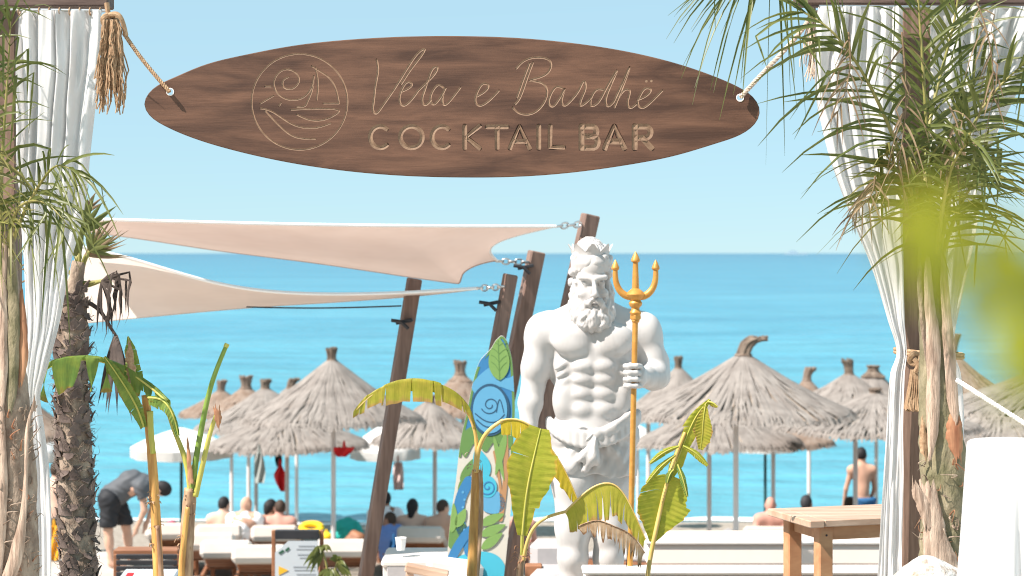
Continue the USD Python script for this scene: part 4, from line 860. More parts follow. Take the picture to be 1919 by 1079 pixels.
husk(t, [(1738, 480, 0.075), (1742, 560, 0.08), (1748, 640, 0.085), (1750, 720, 0.095), (1748, 800, 0.11), (1742, 860, 0.12)], [4, 10, 13, 14, 11, 2], DP, 1, M['husk'])
husk(t, [(1768, 470, 0.07), (1772, 560, 0.075), (1777, 640, 0.08), (1785, 740, 0.09), (1792, 790, 0.10)], [3, 9, 10, 11, 3], DP, 2, M['husk'])
husk(t, [(1722, 490, 0.05), (1726, 560, 0.055), (1736, 640, 0.06), (1742, 700, 0.07)], [3, 6, 7, 3], DP, 3, M['bark'])
husk(t, [(1790, 770, 0.085), (1788, 810, 0.10), (1796, 860, 0.10)], [5, 16, 6], DP, 4, M['husk_red'])
husk(t, [(1736, 905, 0.115), (1748, 960, 0.13), (1755, 1010, 0.14), (1768, 1060, 0.145), (1785, 1110, 0.15)], [12, 16, 24, 32, 30], DP, 5, M['husk'])
husk(t, [(1712, 905, 0.13), (1727, 940, 0.135), (1740, 985, 0.14)], [3, 13, 7], DP, 6, M['husk'])
husk(t, [(1730, 790, 0.08), (1731, 830, 0.085), (1733, 858, 0.09)], [3, 8, 4], DP, 8, M['rope'])
rr = random.Random(11)
for k in range(60):                          # curling fibres on the lower trunk
    a0_ = rr.uniform(-1.3, 1.3); yv = rr.uniform(860, 1090); R0 = 0.108; c0 = P(1768 if yv > 900 else 1764, yv, DP) + np.array([R0 * math.sin(a0_), -R0 * math.cos(a0_), 0])
    o = np.array([math.sin(a0_), -math.cos(a0_), 0]); s_ = rr.uniform(0.02, 0.055)
    pts = spline([c0, c0 + o * s_ * 0.5 + [rr.gauss(0, .01), 0, rr.uniform(-.5, .8) * s_], c0 + o * s_ * 0.4 + [rr.gauss(0, .03), 0, rr.uniform(-1.2, 1.2) * s_]], 8)
    obj('curled_fibre', tube(pts, np.linspace(0.005, 0.0015, 8), 5, 0.5), M['husk_red'] if rr.random() < 0.5 else M['bark'], t, smooth=True)
fl = [  # (path, leaflets, length, width, material, droop, seed, kink, gap)
 ([q3(1752, 520), q3(1744, 400, -.05), q3(1737, 250, -.12), q3(1722, 20, -.16), q3(1712, -120, -.2)], 36, 0.52, 0.021, 'frond', 0.32, 1, .12, .05),
 ([q3(1748, 500), q3(1700, 330, -.1), q3(1640, 180, -.2), q3(1560, 60, -.3), q3(1500, 20, -.3)], 34, 0.50, 0.021, 'frond', 0.5, 2, .12, .1),
 ([q3(1756, 500), q3(1790, 330, -.1), q3(1850, 190, -.15), q3(1930, 110, -.2)], 32, 0.46, 0.02, 'frond', 0.5, 3, .15, .1),
 ([q3(1754, 490, .05), q3(1775, 350, .15), q3(1800, 230, .3), q3(1845, 120, .45), q3(1900, 60, .5)], 32, 0.46, 0.02, 'frond', 0.4, 5, .1, .05),
 ([q3(1753, 500), q3(1768, 380, -.2), q3(1790, 300, -.4), q3(1820, 260, -.55)], 26, 0.40, 0.019, 'frond', 0.4, 7, .1, .05),
 ([q3(1750, 510), q3(1722, 420, -.05), q3(1700, 350, -.1), q3(1660, 290, -.18)], 22, 0.42, 0.018, 'frond_yel', 0.55, 8, .2, .15),
 ([q3(1756, 510), q3(1785, 420, .0), q3(1820, 350, -.05), q3(1860, 310, -.1)], 22, 0.40, 0.018, 'frond_yel', 0.6, 9, .25, .15),
 ([q3(1748, 480, .1), q3(1735, 300, .2), q3(1760, 150, .3), q3(1790, 30, .3), q3(1800, -60, .3)], 30, 0.46, 0.02, 'frond', 0.35, 10, .1, .1),
 ([q3(1560, -190, -.1), q3(1500, -110, -.12), q3(1450, -60, -.14), q3(1400, -30, -.16), q3(1360, -22, -.2)], 26, 0.43, 0.013, 'frond', 0.75, 12, .05, .05),
]
for path, nl, L, W, m_, dr, sd, kk, gp in fl:
    frond(t, path, nl, L, W, M[m_], M['rachis'], droop=dr, seed=sd, kink=kk, gap=gp, r0=0.013, t0=0.2 if sd != 12 else 0.02)
for k, (x0, y0, x1, y1) in enumerate(((1826, -10, 1862, 190), (1690, 60, 1680, 330), (1780, 200, 1790, 300), (1590, 60, 1570, 210), (1640, 330, 1600, 400))):
    frond(t, [q3(x0, y0, -.3), q3((x0 + x1) / 2 + 12, (y0 + y1) / 2, -.32), q3(x1, y1, -.33)], 10, 0.16, 0.010, M['frond_dry'], M['frond_dry'], droop=0.8, seed=40 + k, kink=.5, gap=0.1, r0=0.005, rname='dry_stalk')

# left foreground palm
DL = 9.0; q3 = px3(DL)
t = thing('palm_tree', 'foreground palm with hairy trunk and kinked green fronds over the curtain edge', 'palm', P(22, 474, DL) * [1, 1, 0] + [0, 0, 3.6])
cl = spline([P(34, 1200, DL), P(32, 1079, DL), P(26, 900, DL), P(20, 760, DL), P(12, 600, DL), P(6, 480, DL), P(0, 400, DL)], 110)
obj('trunk', tube(cl, np.interp(np.linspace(0, 1, 110), [0, .35, .6, .85, 1], [42, 41, 32, 24, 18]) * px(DL), 24, bump=trunk_bump(8, 0.2, 14)), M['bark'], t, smooth=True)
husk(t, [(22, 430, 0.07), (22, 520, 0.075), (26, 600, 0.08), (24, 700, 0.085), (18, 770, 0.09)], [4, 9, 10, 11, 4], DL, 11, M['bark_green'], nm='bark_strip')
husk(t, [(40, 540, 0.06), (42, 600, 0.065), (43, 660, 0.07), (38, 720, 0.07)], [3, 7, 9, 3], DL, 12, M['husk_red'])
husk(t, [(8, 440, 0.07), (4, 560, 0.08), (6, 680, 0.09), (4, 760, 0.1)], [5, 9, 9, 4], DL, 13, M['husk'])
husk(t, [(66, 756, 0.10), (56, 780, 0.11), (50, 820, 0.115), (49, 880, 0.12), (44, 960, 0.13), (30, 1040, 0.135), (8, 1100, 0.13)], [1.2, 3, 4, 4, 6, 12, 14], DL, 14, M['husk'])
husk(t, [(4, 760, 0.10), (2, 850, 0.11), (0, 960, 0.12), (-6, 1079, 0.12)], [3, 9, 13, 10], DL, 15, M['husk'])
for k in range(110):
    a0_ = rr.uniform(-1.4, 1.4); yv = rr.uniform(760, 1100); R0 = 0.102; c0 = P(24, yv, DL) + np.array([R0 * math.sin(a0_), -R0 * math.cos(a0_), 0]); o = np.array([math.sin(a0_), -math.cos(a0_), 0]); s_ = rr.uniform(0.02, 0.06)
    pts = spline([c0, c0 + o * s_ * 0.4 + [rr.gauss(0, .012), 0, rr.uniform(.2, .9) * s_], c0 + o * s_ * 0.5 + [rr.gauss(0, .03), 0, rr.uniform(.5, 1.5) * s_]], 7)
    obj('curled_fibre', tube(pts, np.linspace(0.006, 0.0015, 7), 5, 0.5), M['husk_red'] if rr.random() < 0.3 else M['bark'], t, smooth=True)
fl = [
 ([q3(4, 500), q3(2, 390, -.05), q3(6, 270, -.1), q3(14, 150, -.15), q3(20, 40, -.2)], 24, 0.48, 0.018, 'frond', 0.55, 21, .4, .25),
 ([q3(4, 500), q3(-30, 350, -.05), q3(-60, 220, -.1), q3(-70, 100, -.1)], 24, 0.50, 0.019, 'frond', 0.35, 22, .15, .1),
 ([q3(10, 500), q3(40, 410, -.1), q3(75, 345, -.2), q3(110, 310, -.3), q3(150, 330, -.38)], 20, 0.36, 0.017, 'frond', 0.7, 23, .4, .2),
 ([q3(8, 500), q3(20, 430, -.1), q3(40, 385, -.25), q3(85, 380, -.4), q3(125, 420, -.5)], 18, 0.34, 0.016, 'frond', 0.75, 24, .4, .15),
 ([q3(4, 490), q3(-20, 420, -.1), q3(-30, 330, -.3), q3(-10, 260, -.5)], 22, 0.42, 0.017, 'frond_yel', 0.45, 25, .3, .2),
 ([q3(2, 490, .05), q3(-40, 300, .1), q3(-60, 120, .15), q3(-20, -40, .2), q3(40, -80, .2)], 24, 0.5, 0.018, 'frond', 0.4, 26, .2, .15),
 ([q3(4, 495), q3(-15, 455, -.1), q3(-10, 420, -.25), q3(20, 420, -.4)], 14, 0.36, 0.016, 'frond_yel', 0.6, 27, .4, .15),
]
for path, nl, L, W, m_, dr, sd, kk, gp in fl:
    frond(t, path, nl, L, W, M[m_], M['rachis'], droop=dr, seed=sd, kink=kk, gap=gp, r0=0.011, t0=0.25)

# shaggy fan palm behind, with leaf bases all over its trunk
DM = 10.9; q3 = px3(DM)
t = thing('palm_tree', 'short palm with shaggy brown trunk under the shade sails, dead fans hanging', 'palm', P(140, 474, DM) * [1, 1, 0] + [0, 0, 2.6])
tc_ = lambda yv: np.interp(yv, [480, 560, 700, 860, 1000, 1250], [150, 137, 134, 140, 146, 150])
tw_ = lambda yv: np.interp(yv, [520, 570, 620, 660, 800, 900, 1000, 1250], [14, 26, 31, 32, 32, 34, 33, 34]) * px(DM)
yv_ = np.linspace(1250, 490, 90); cl = np.array([P(tc_(v_), v_, DM) for v_ in yv_])
obj('trunk', tube(cl, np.array([tw_(v_) for v_ in yv_]) * 0.95, 20, bump=trunk_bump(5, 0.2, 16)), M['bark'], t, smooth=True)
rr = random.Random(21); cnt = 0
for row in range(27):
    yv = 545 + row * 22.0
    for k in range(9):
        a_ = (k + 0.5 * (row % 2)) / 9 * 2 * np.pi + rr.gauss(0, 0.12)
        if math.cos(a_) < -0.45: continue
        o = np.array([math.sin(a_), -math.cos(a_), 0]); s_ = np.array([math.cos(a_), math.sin(a_), 0]); c0 = P(tc_(yv), yv + rr.gauss(0, 5), DM) + o * tw_(yv) * 0.86
        h_ = rr.uniform(0.05, 0.08); out = rr.uniform(0.012, 0.036); w_ = rr.uniform(0.024, 0.036); up = rr.choice((1, 1, 1, -0.5))
        rows_ = []
        for s in np.linspace(0, 1, 6):
            cc_ = c0 + o * (0.006 + out * s ** 1.5) + np.array([0, 0, h_ * (s - 0.2) * up]) + s_ * rr.gauss(0, 0.003); ww = w_ * (1 - s ** 2.2) + 0.003
            rows_.append([cc_ - s_ * ww, cc_ + o * 0.010 * (1 - s), cc_ + s_ * ww])
        obj('leaf_base', gridmesh(np.array(rows_), 0.006, o), M['boot'], t, smooth=60)
fib = []
for k in range(420):
    a_ = rr.uniform(-1.9, 1.9); yv = rr.uniform(545, 1120); o = np.array([math.sin(a_), -math.cos(a_), 0]); s_ = np.array([math.cos(a_), math.sin(a_), 0]); c0 = P(tc_(yv), yv, DM) + o * tw_(yv); l_ = rr.uniform(0.03, 0.09)
    pts = spline([c0, c0 + o * l_ * rr.uniform(.2, .5) + s_ * rr.gauss(0, .01) + [0, 0, rr.uniform(-.2, .3) * l_], c0 + o * l_ * rr.uniform(.2, .7) + s_ * rr.gauss(0, .018) + [0, 0, rr.uniform(-.4, .7) * l_]], 6)
    fib.append(tube(pts, np.linspace(0.0035, 0.001, 6), 4, 0.5))
obj('trunk_hair', cat_m(fib), M['fibre'], t, kind='stuff', smooth=True)
def fan(parent, base, hub, dirv, n_, L, W, m_, mr, spread=2.2, droop=0.3, seed=1, facing=(0, -1, 0), hang=False):
    rr = random.Random(seed); dirv = unit(dirv); s_ = unit(np.cross(dirv, facing)); parts = []
    for i in range(n_):
        a_ = (i / (n_ - 1) - 0.5) * spread + rr.gauss(0, 0.06); d = unit(dirv * math.cos(a_) + s_ * math.sin(a_) + np.array(facing) * rr.gauss(0.05, 0.18)); l_ = L * rr.uniform(0.8, 1.1) * (0.75 + 0.25 * math.cos(a_))
        s = np.linspace(0, 1, 7)[:, None]; pts = hub + d * l_ * s + np.array([0, 0, -1.0]) * droop * l_ * s ** 2 * rr.uniform(.6, 1.5)
        if hang:
            kk = rr.randint(2, 3); dd = unit(np.array([rr.gauss(0, .12), rr.gauss(0, .1), -1.0]))
            for j in range(kk, 7): pts[j] = pts[kk - 1] + dd * l_ * (s[j] - s[kk - 1]) + np.array([rr.gauss(0, .006), 0, 0])
        tt = np.gradient(pts, axis=0); tt /= np.linalg.norm(tt, axis=1, keepdims=True); wv = np.cross(tt, facing); wv /= np.maximum(np.linalg.norm(wv, axis=1, keepdims=True), 1e-6); w = W / 2 * (0.4 + 0.8 * np.sin(np.pi * np.minimum(s * 0.9 + 0.12, 1))) * (1 - s ** 3); up = np.array(facing, float)
        parts.append(gridmesh(np.stack([pts + wv * w, pts + up * w * 0.4, pts - wv * w], 1)))
    fr = obj('fan_leaf', cat_m(parts), m_, parent, smooth=True)
    obj('leaf_stalk', tube(spline(base + [hub], 14), np.linspace(0.014, 0.008, 14), 7), mr, fr, smooth=True)
bs = q3(146, 530)
fan(t, [bs, q3(150, 470)], q3(152, 435), (0.05, -.1, 1), 11, 0.28, 0.03, M['frond'], M['rachis'], 2.0, 0.05, 1)
fan(t, [bs, q3(140, 500)], q3(148, 478), (-0.5, -.1, 1), 9, 0.24, 0.03, M['frond'], M['rachis'], 1.6, 0.1, 2)
fan(t, [bs, q3(155, 500)], q3(168, 470, -.05), (0.8, -.2, .8), 11, 0.17, 0.022, M['frond'], M['rachis'], 1.7, 0.1, 3)
fan(t, [bs, q3(152, 505)], q3(160, 478, -.03), (0.9, -.1, .45), 10, 0.26, 0.016, M['frond_dry'], M['rachis'], 1.1, -0.1, 4)
fan(t, [bs, q3(145, 440, .1)], q3(150, 405, .1), (-0.1, 0, 1), 12, 0.24, 0.016, M['frond_dry'], M['rachis'], 2.2, 0.05, 5)
fan(t, [bs, q3(160, 535), q3(180, 530)], q3(190, 527, -.05), (0.6, -.1, -.3), 12, 0.34, 0.014, M['frond_dark'], M['rachis'], 2.6, 0.1, 6, hang=True)
fan(t, [bs, q3(165, 530), q3(190, 526)], q3(205, 520, -.02), (1.0, -.1, .2), 8, 0.36, 0.013, M['frond_dark'], M['rachis'], 1.0, 0.1, 7, hang=True)
fan(t, [q3(150, 560), q3(185, 580), q3(205, 610)], q3(217, 628), (0.05, 0, -1), 10, 0.42, 0.03, M['frond_dark'], M['frond_dark'], 0.55, 0.1, 8)
fan(t, [bs, q3(130, 510)], q3(108, 500), (-1, 0, .3), 9, 0.25, 0.02, M['frond_dry'], M['rachis'], 1.8, 0.2, 9)

# ---------------------------------------------------------------- banana plants
def blade(parent, mid, wl, wr, m_, drop=(0.9, 0.9), facing=(0, -1, 0), splits=9, seed=1, ends=0.0, ny=72, ragged=0.12, nm='leaf', rmid=0.006, fold=0.0, mr='petiole', wf=None, tear=0.12):
    """Banana blade: midrib points; left / right half widths (m); drop 0 flat .. 1 hanging. Torn between the lateral veins."""
    rr = random.Random(seed); C_ = spline(mid, ny); T = np.gradient(C_, axis=0); T /= np.linalg.norm(T, axis=1, keepdims=True)
    lens = np.linspace(0, 1, ny); prof = (np.clip(np.sin(np.pi * np.clip(0.04 + 0.95 * lens, 0, 1)), 0, 1) ** 0.5) if wf is None else np.interp(lens, np.linspace(0, 1, len(wf)), wf)
    vs, fs, uvs, n = [], [], [], 0
    for side, W, dr in ((-1, wl, drop[0]), (1, wr, drop[1])):
        if W <= 0: continue
        cuts = sorted(set([0, ny - 1] + [min(max(int(round((q_ + 1 + rr.uniform(-.42, .42)) * (ny - 1) / (splits + 1))), 2), ny - 3) for q_ in range(splits)]))
        for a, b in zip(cuts[:-1], cuts[1:]):
            if b - a < 1: continue
            sh = rr.uniform(-0.22, 0.22); lf = rr.uniform(0.82, 1.08); twist_ = rr.gauss(0, 0.18); nu = 9
            idx = np.arange(a, b + 1); k0 = len(idx); G = np.zeros((k0, nu, 3)); U = np.zeros((k0, nu, 2))
            for j, i in enumerate(idx):
                tg = T[i]; s_ = unit(np.cross(tg, facing)) * side; nn = unit(np.cross(s_, tg)); nn = nn if np.dot(nn, facing) > 0 else -nn
                w = W * prof[i] * lf * (1 + ragged * (meshkit.noise(np.array([i * 0.35, seed * 3.7, side]), 5) - 0.5)); frac = (j / max(k0 - 1, 1) - 0.5)
                p_ = C_[i].copy(); st_ = w / (nu - 1); dvec = unit(s_ * 1.0 + tg * 0.22 + nn * 0.15)
                for u_ in range(nu):
                    G[j, u_] = p_; U[j, u_] = (u_ / (nu - 1), lens[i] + 0.05 * side)
                    f_ = u_ / (nu - 1); k_ = dr * min(1.0, 0.35 + 1.6 * f_)
                    dd = unit(dvec * (1 - k_) + np.array([0, 0, -1.0]) * k_ + tg * (sh * 0.3 * f_) + nn * (0.22 * twist_ * f_ + fold * f_) + tg * (-frac * tear * 2.0 * f_))
                    p_ = p_ + dd * st_
                G[j, :, :] += nn * 0.0022 * math.sin(i * 1.3) * np.linspace(0, 1, nu)[:, None]
            v, f = gridmesh(G); vs.append(v); fs.append(f + n); uvs.append(U.reshape(-1, 2)); n += len(v)
    lf_ = obj(nm, (np.vstack(vs), np.vstack(fs)), M[m_], parent, uv=np.vstack(uvs), smooth=True)
    obj('midrib', tube(C_ + np.array(facing) * 0.003, np.linspace(rmid, rmid * 0.4, ny), 8), M[mr], lf_, smooth=True)
    return lf_
def stalk(parent, pts, r0, r1, m_, nm='stem', seed=0, amp=0.07, n_=40):
    return obj(nm, tube(spline(pts, n_), np.linspace(r0, r1, n_), 12, bump=trunk_bump(seed + 31, amp, 8)), M[m_], parent, smooth=True)
def frays(parent, c, n_, s_, seed, m_='stem_husk', nm='dry_husk'):
    rr = random.Random(seed)
    for k in range(n_):
        a_ = rr.uniform(-1.6, 1.6); o = np.array([math.sin(a_), -math.cos(a_), 0]); sd_ = np.array([math.cos(a_), math.sin(a_), 0]); rows_ = []
        c0 = c + o * 0.02 + [0, 0, rr.gauss(0, s_ * 0.8)]; L_ = rr.uniform(0.6, 1.3) * s_; w_ = rr.uniform(0.005, 0.014)
        for s in np.linspace(0, 1, 7): q_ = c0 + o * L_ * 0.6 * s ** 1.4 * rr.uniform(.8, 1.2) + np.array([0, 0, L_ * (rr.choice((.7, .9)) * s - 1.0 * s * s)]) + sd_ * rr.gauss(0, .002); rows_.append([q_ - sd_ * w_ * (1 - s * .8), q_ + o * .003, q_ + sd_ * w_ * (1 - s * .8)])
        obj(nm, gridmesh(np.array(rows_), 0.0015, o), M[m_], parent, smooth=60)

DB1 = 9.7; q3 = px3(DB1)
t = thing('banana_plant', 'banana plant with torn dark green leaf arching across the shaggy palm trunk', 'banana plant', P(298, 474, DB1) * [1, 1, 0] + [0, 0, 3.6])
stalk(t, [q3(300, 1200), q3(297, 1079), q3(289, 920), q3(284, 850), q3(277, 780), q3(272, 740)], 0.029, 0.019, 'stem', seed=1)
stalk(t, [q3(303, 1200, -.02), q3(302, 1079, -.025), q3(296, 985, -.03)], 0.018, 0.010, 'stem_husk', 'dry_husk', seed=2)
stalk(t, [q3(287, 850, -.02), q3(283, 810, -.025), q3(281, 770, -.02)], 0.013, 0.016, 'petiole', 'leaf_sheath', seed=3)
frays(t, q3(288, 930), 9, 0.035, 4); frays(t, q3(291, 985), 6, 0.03, 5)
blade(t, [q3(312, 752, -.10), q3(285, 728, -.06), q3(240, 697, -.03), q3(195, 679, -.04), q3(150, 674, -.08), q3(100, 685, -.13), q3(70, 712, -.16), q3(63, 745, -.18)], 0.0, 0.26, 'leaf_green', (0.9, 0.95), tear=0.40, splits=11, seed=3, wf=[.35, .5, .55, .75, .8, .85, .9, .7, .55])
blade(t, [q3(285, 728, -.055), q3(240, 697, -.025), q3(200, 680, -.035)], 0.075, 0.0, 'leaf_green', (0.97, 0.9), splits=4, seed=13, wf=[.5, 1, .7], rmid=0.002)
blade(t, [q3(270, 800, -.02), q3(255, 760, -.05), q3(232, 720, -.07), q3(212, 690, -.08), q3(196, 668, -.08)], 0.045, 0.03, 'leaf_green', (0.5, 0.3), tear=0.02, splits=2, seed=4, wf=[.5, 1, 1, .8, .2])
blade(t, [q3(258, 722, .02), q3(252, 690, .01), q3(246, 655, 0), q3(240, 630, 0)], 0.042, 0.036, 'leaf_green', (0.1, 0.15), splits=3, seed=5, wf=[.9, 1, .8, .1], fold=-0.6)
husk(t, [(243, 640, 0.03), (243, 665, 0.035), (247, 690, 0.04), (245, 715, 0.04)], [2, 6, 8, 4], DB1, 31, M['rope'], nm='dried_edge', rag=.6)
blade(t, [q3(278, 745, -.08), q3(300, 748, -.12), q3(318, 765, -.15), q3(330, 795, -.16), q3(334, 815, -.16)], 0.05, 0.05, 'leaf_green', (0.7, 0.5), splits=4, seed=6, wf=[.7, 1, .8, .5, .3])
DB2 = 9.72; q3 = px3(DB2)
t = thing('banana_plant', 'leafless banana plant with two cut stalks, nearest the cream sunbeds', 'banana plant', P(350, 474, DB2) * [1, 1, 0] + [0, 0, 3.6])
stalk(t, [q3(346, 1200), q3(348, 1079), q3(352, 980), q3(357, 915)], 0.040, 0.031, 'stem_husk', seed=11, amp=0.12)
stalk(t, [q3(338, 1200, -.03), q3(340, 1079, -.035), q3(345, 1010, -.035), q3(352, 950, -.03)], 0.020, 0.012, 'stem', 'leaf_sheath', seed=12)
stalk(t, [q3(358, 940), q3(352, 880, .01), q3(338, 835, .02), q3(324, 800, .02), q3(316, 775, .02)], 0.017, 0.009, 'petiole', 'leaf_stalk', seed=13)
stalk(t, [q3(360, 925, -.01), q3(366, 870, -.01), q3(380, 790, -.01), q3(398, 715, -.01), q3(424, 648, -.01)], 0.0165, 0.0105, 'petiole_green', 'leaf_stalk', seed=14, amp=0.02)
obj('cut_end', tube([q3(423, 650, -.012), q3(426, 644, -.012)], 0.0125, 12), M['petiole'], t)
stalk(t, [q3(366, 930, -.02), q3(380, 870, -.03), q3(393, 815, -.035), q3(405, 778, -.04)], 0.0145, 0.010, 'petiole', 'leaf_stalk', seed=15)
husk(t, [(406, 764, 0.05), (408, 780, 0.055), (410, 800, 0.05)], [6, 7, 2], DB2, 33, M['husk_red'], nm='dried_tip')
husk(t, [(351, 820, 0.03), (354, 860, 0.035), (358, 905, 0.04)], [1.5, 4, 6], DB2, 34, M['husk_red'], nm='dried_tip')
frays(t, q3(356, 935), 6, 0.035, 7); frays(t, q3(346, 1015), 10, 0.035, 8); frays(t, q3(360, 960), 3, 0.03, 9)

DB3 = 10.6; q3 = px3(DB3)
t = thing('banana_plant', 'banana plant with orange stem, arching yellow leaves beside the painted surfboard', 'banana plant', P(886, 474, DB3) * [1, 1, 0] + [0, 0, 2.6])
stalk(t, [q3(884, 1280), q3(885, 1079), q3(890, 960), q3(893, 880)], 0.031, 0.025, 'stem', seed=21, amp=0.05)
husk(t, [(900, 880, 0.036), (902, 940, 0.038), (899, 1020, 0.038), (896, 1090, 0.038)], [4, 4.5, 3.5, 2], DB3, 35, M['stem_husk'], nm='dry_husk')
frays(t, q3(888, 868), 10, 0.035, 10, 'husk')
stalk(t, [q3(890, 880, -.02), q3(893, 830, -.03), q3(886, 795, -.04), q3(876, 772, -.05)], 0.012, 0.008, 'petiole_tan', 'leaf_stalk', seed=22, amp=.02)
blade(t, [q3(888, 802, -.04), q3(868, 757, -.05), q3(830, 728, -.06), q3(780, 715, -.07), q3(735, 722, -.08), q3(695, 742, -.09), q3(668, 768, -.1)], 0.0, 0.185, 'leaf_mixed', (0.9, 0.9), tear=0.07, splits=10, seed=8, wf=[.25, .6, .75, .85, .9, .8, .6, .3], mr='petiole_tan')
blade(t, [q3(868, 757, -.045), q3(830, 728, -.055), q3(780, 715, -.065), q3(735, 722, -.075)], 0.05, 0.0, 'leaf_lime', (0.95, 0.9), splits=4, seed=18, wf=[.3, .8, 1, .8], rmid=.002)
stalk(t, [q3(893, 885, -.02), q3(898, 840, -.04), q3(915, 808, -.06), q3(943, 787, -.07)], 0.013, 0.010, 'petiole_tan', 'leaf_stalk', seed=23, amp=.02)
blade(t, [q3(936, 789, -.07), q3(960, 785, -.08), q3(990, 795, -.09), q3(1025, 830, -.08), q3(1058, 880, -.07), q3(1084, 940, -.06)], 0.0, 0.15, 'leaf_yellow', (0.9, 0.86), tear=0.09, splits=7, seed=9, wf=[.5, .65, .8, 1, .8, .5, .3], mr='petiole_tan')
DB4 = 10.5; q3 = px3(DB4)
t = thing('banana_plant', 'banana plant with one tall lime leaf and a bent leaf drying brown', 'banana plant', P(978, 474, DB4) * [1, 1, 0] + [0, 0, 2.6])
stalk(t, [q3(972, 1280), q3(974, 1079), q3(979, 1040)], 0.022, 0.018, 'stem_husk', seed=25, amp=.1)
stalk(t, [q3(977, 1060), q3(978, 1030, -.01), q3(979, 1000, -.02)], 0.010, 0.009, 'petiole', 'leaf_stalk', seed=26, amp=.02)
blade(t, [q3(979, 1004, -.12), q3(985, 940, -.14), q3(993, 890, -.15), q3(1003, 845, -.14), q3(1013, 803, -.12)], 0.135, 0.125, 'leaf_lime', (0.12, 0.12), splits=2, seed=11, wf=[.22, .45, .62, .85, 1, .95, .75, .45], rmid=.007, tear=.02, fold=-0.05)
stalk(t, [q3(981, 1050, -.01), q3(992, 1005, -.03), q3(1015, 975, -.04), q3(1062, 958, -.05)], 0.011, 0.008, 'petiole_tan', 'leaf_stalk', seed=27, amp=.02)
blade(t, [q3(1058, 960, -.05), q3(1080, 938, -.07), q3(1115, 911, -.09), q3(1148, 907, -.1), q3(1172, 930, -.1), q3(1190, 965, -.1), q3(1210, 1010, -.1)], 0.0, 0.20, 'leaf_mixed', (.9, .93), tear=0.08, splits=9, seed=12, wf=[.55, .9, 1, .95, .75, .6, .5, .3], mr='petiole_tan')
blade(t, [q3(1085, 985, -.14), q3(1120, 975, -.16), q3(1150, 985, -.17), q3(1180, 1000, -.17), q3(1208, 1035, -.16)], 0.02, 0.14, 'leaf_dry', (0.9, 0.94), tear=0.22, splits=12, seed=14, wf=[.3, .6, .8, .9, .7], rmid=.003, mr='stem_husk', ragged=.8)
frays(t, q3(977, 1040), 12, 0.05, 12, 'husk_red')
DB5 = 10.4; q3 = px3(DB5)
t = thing('banana_plant', 'slender banana plant with folded yellow-green leaves before the big thatched umbrella', 'banana plant', P(1214, 474, DB5) * [1, 1, 0] + [0, 0, 2.6])
stalk(t, [q3(1210, 1280), q3(1214, 1079), q3(1228, 1000), q3(1246, 920), q3(1266, 855), q3(1284, 810)], 0.014, 0.009, 'petiole_tan', seed=29, amp=.03)
blade(t, [q3(1222, 1015, .02), q3(1234, 960, .01), q3(1246, 915, .0), q3(1252, 890, 0)], 0.135, 0.15, 'leaf_lime', (0.35, 0.3), splits=1, seed=15, wf=[.1, .45, .85, 1, .9, .55], rmid=.005, tear=.02)
blade(t, [q3(1256, 895, .03), q3(1270, 858, .02), q3(1290, 810, 0), q3(1308, 775, -.02), q3(1330, 748, -.04)], 0.055, 0.06, 'leaf_lime', (0.45, 0.35), splits=4, seed=16, tear=0.02, ragged=0.03, wf=[.3, .7, .6, .8, .55, .15], fold=-.3)
blade(t, [q3(1322, 758, -.04), q3(1318, 785, -.05), q3(1316, 812, -.05), q3(1312, 842, -.05)], 0.07, 0.05, 'leaf_mixed', (0.15, 0.15), splits=2, seed=17, wf=[.15, .6, 1, .75, .2], rmid=.003, tear=.02)
for k, (x0, y0, x1, y1, sd) in enumerate(((1272, 836, 1218, 868, 1), (1266, 852, 1212, 905, 2), (1280, 835, 1326, 872, 3), (1270, 870, 1288, 930, 4), (1262, 880, 1250, 905, 5))):
    blade(t, [q3(x0, y0, -.03), q3((x0 + x1) / 2, (y0 + y1) / 2 - 5, -.05), q3(x1, y1, -.06)], 0.022, 0.026, 'leaf_lime' if k < 3 else 'leaf_green', (0.35, 0.4), splits=1, seed=40 + sd, wf=[.4, .8, 1, .8, .35], rmid=.004, fold=-.6)
blade(t, [q3(1326, 752, -.05), q3(1336, 755, -.06), q3(1345, 762, -.07)], 0.012, 0.02, 'leaf_mixed', (.5, .5), splits=1, seed=49)
# blurred leaves close to the lens
DF = 0.52; q3 = px3(DF)
t = thing('leafy_branch', 'blurred yellow-green leaves close in front of the torn palm', 'branch', q3(2050, 900))
stalk(t, [q3(2060, 900), q3(1980, 700), q3(1900, 580), q3(1820, 480), q3(1760, 430)], 0.0028, 0.0012, 'petiole_green', 'twig')
for k, (x0, y0, ax, ay, L_, W_) in enumerate(((1765, 435, -60, -25, 130, 36), (1765, 440, -130, 60, 120, 30), (1790, 455, -80, 90, 140, 30), (1830, 490, 70, -90, 110, 30), (1850, 515, -60, 100, 120, 34), (1880, 560, 110, -40, 150, 46), (1900, 585, -20, 110, 130, 40), (1930, 620, 90, -90, 150, 46), (1950, 650, -40, 120, 140, 40), (1760, 430, 15, -70, 90, 26), (1870, 545, 60, -110, 130, 38), (1920, 600, 120, 20, 150, 50), (1965, 680, -110, 50, 130, 34))):
    d = unit(np.array([ax, ay, 0.0]))[:2]; rows_ = []
    nn = np.array([-d[1], d[0]])
    for s in np.linspace(0, 1, 10):
        c2 = np.array([x0, y0]) + d * L_ * s; w_ = 1.35 * W_ * math.sin(math.pi * (0.03 + 0.97 * s) ** 0.8) ** 0.8 + 0.4; dep = 0.02 * math.sin(2.2 * s) * (1 if k % 2 else -1) + 0.01 * (k % 3 - 1)
        rows_.append([q3(*(c2 - nn * w_), dep - 0.006), q3(*c2, dep), q3(*(c2 + nn * w_), dep - 0.006)])
    obj('leaf', gridmesh(np.array(rows_)), M['leaf_near'], t, smooth=True)
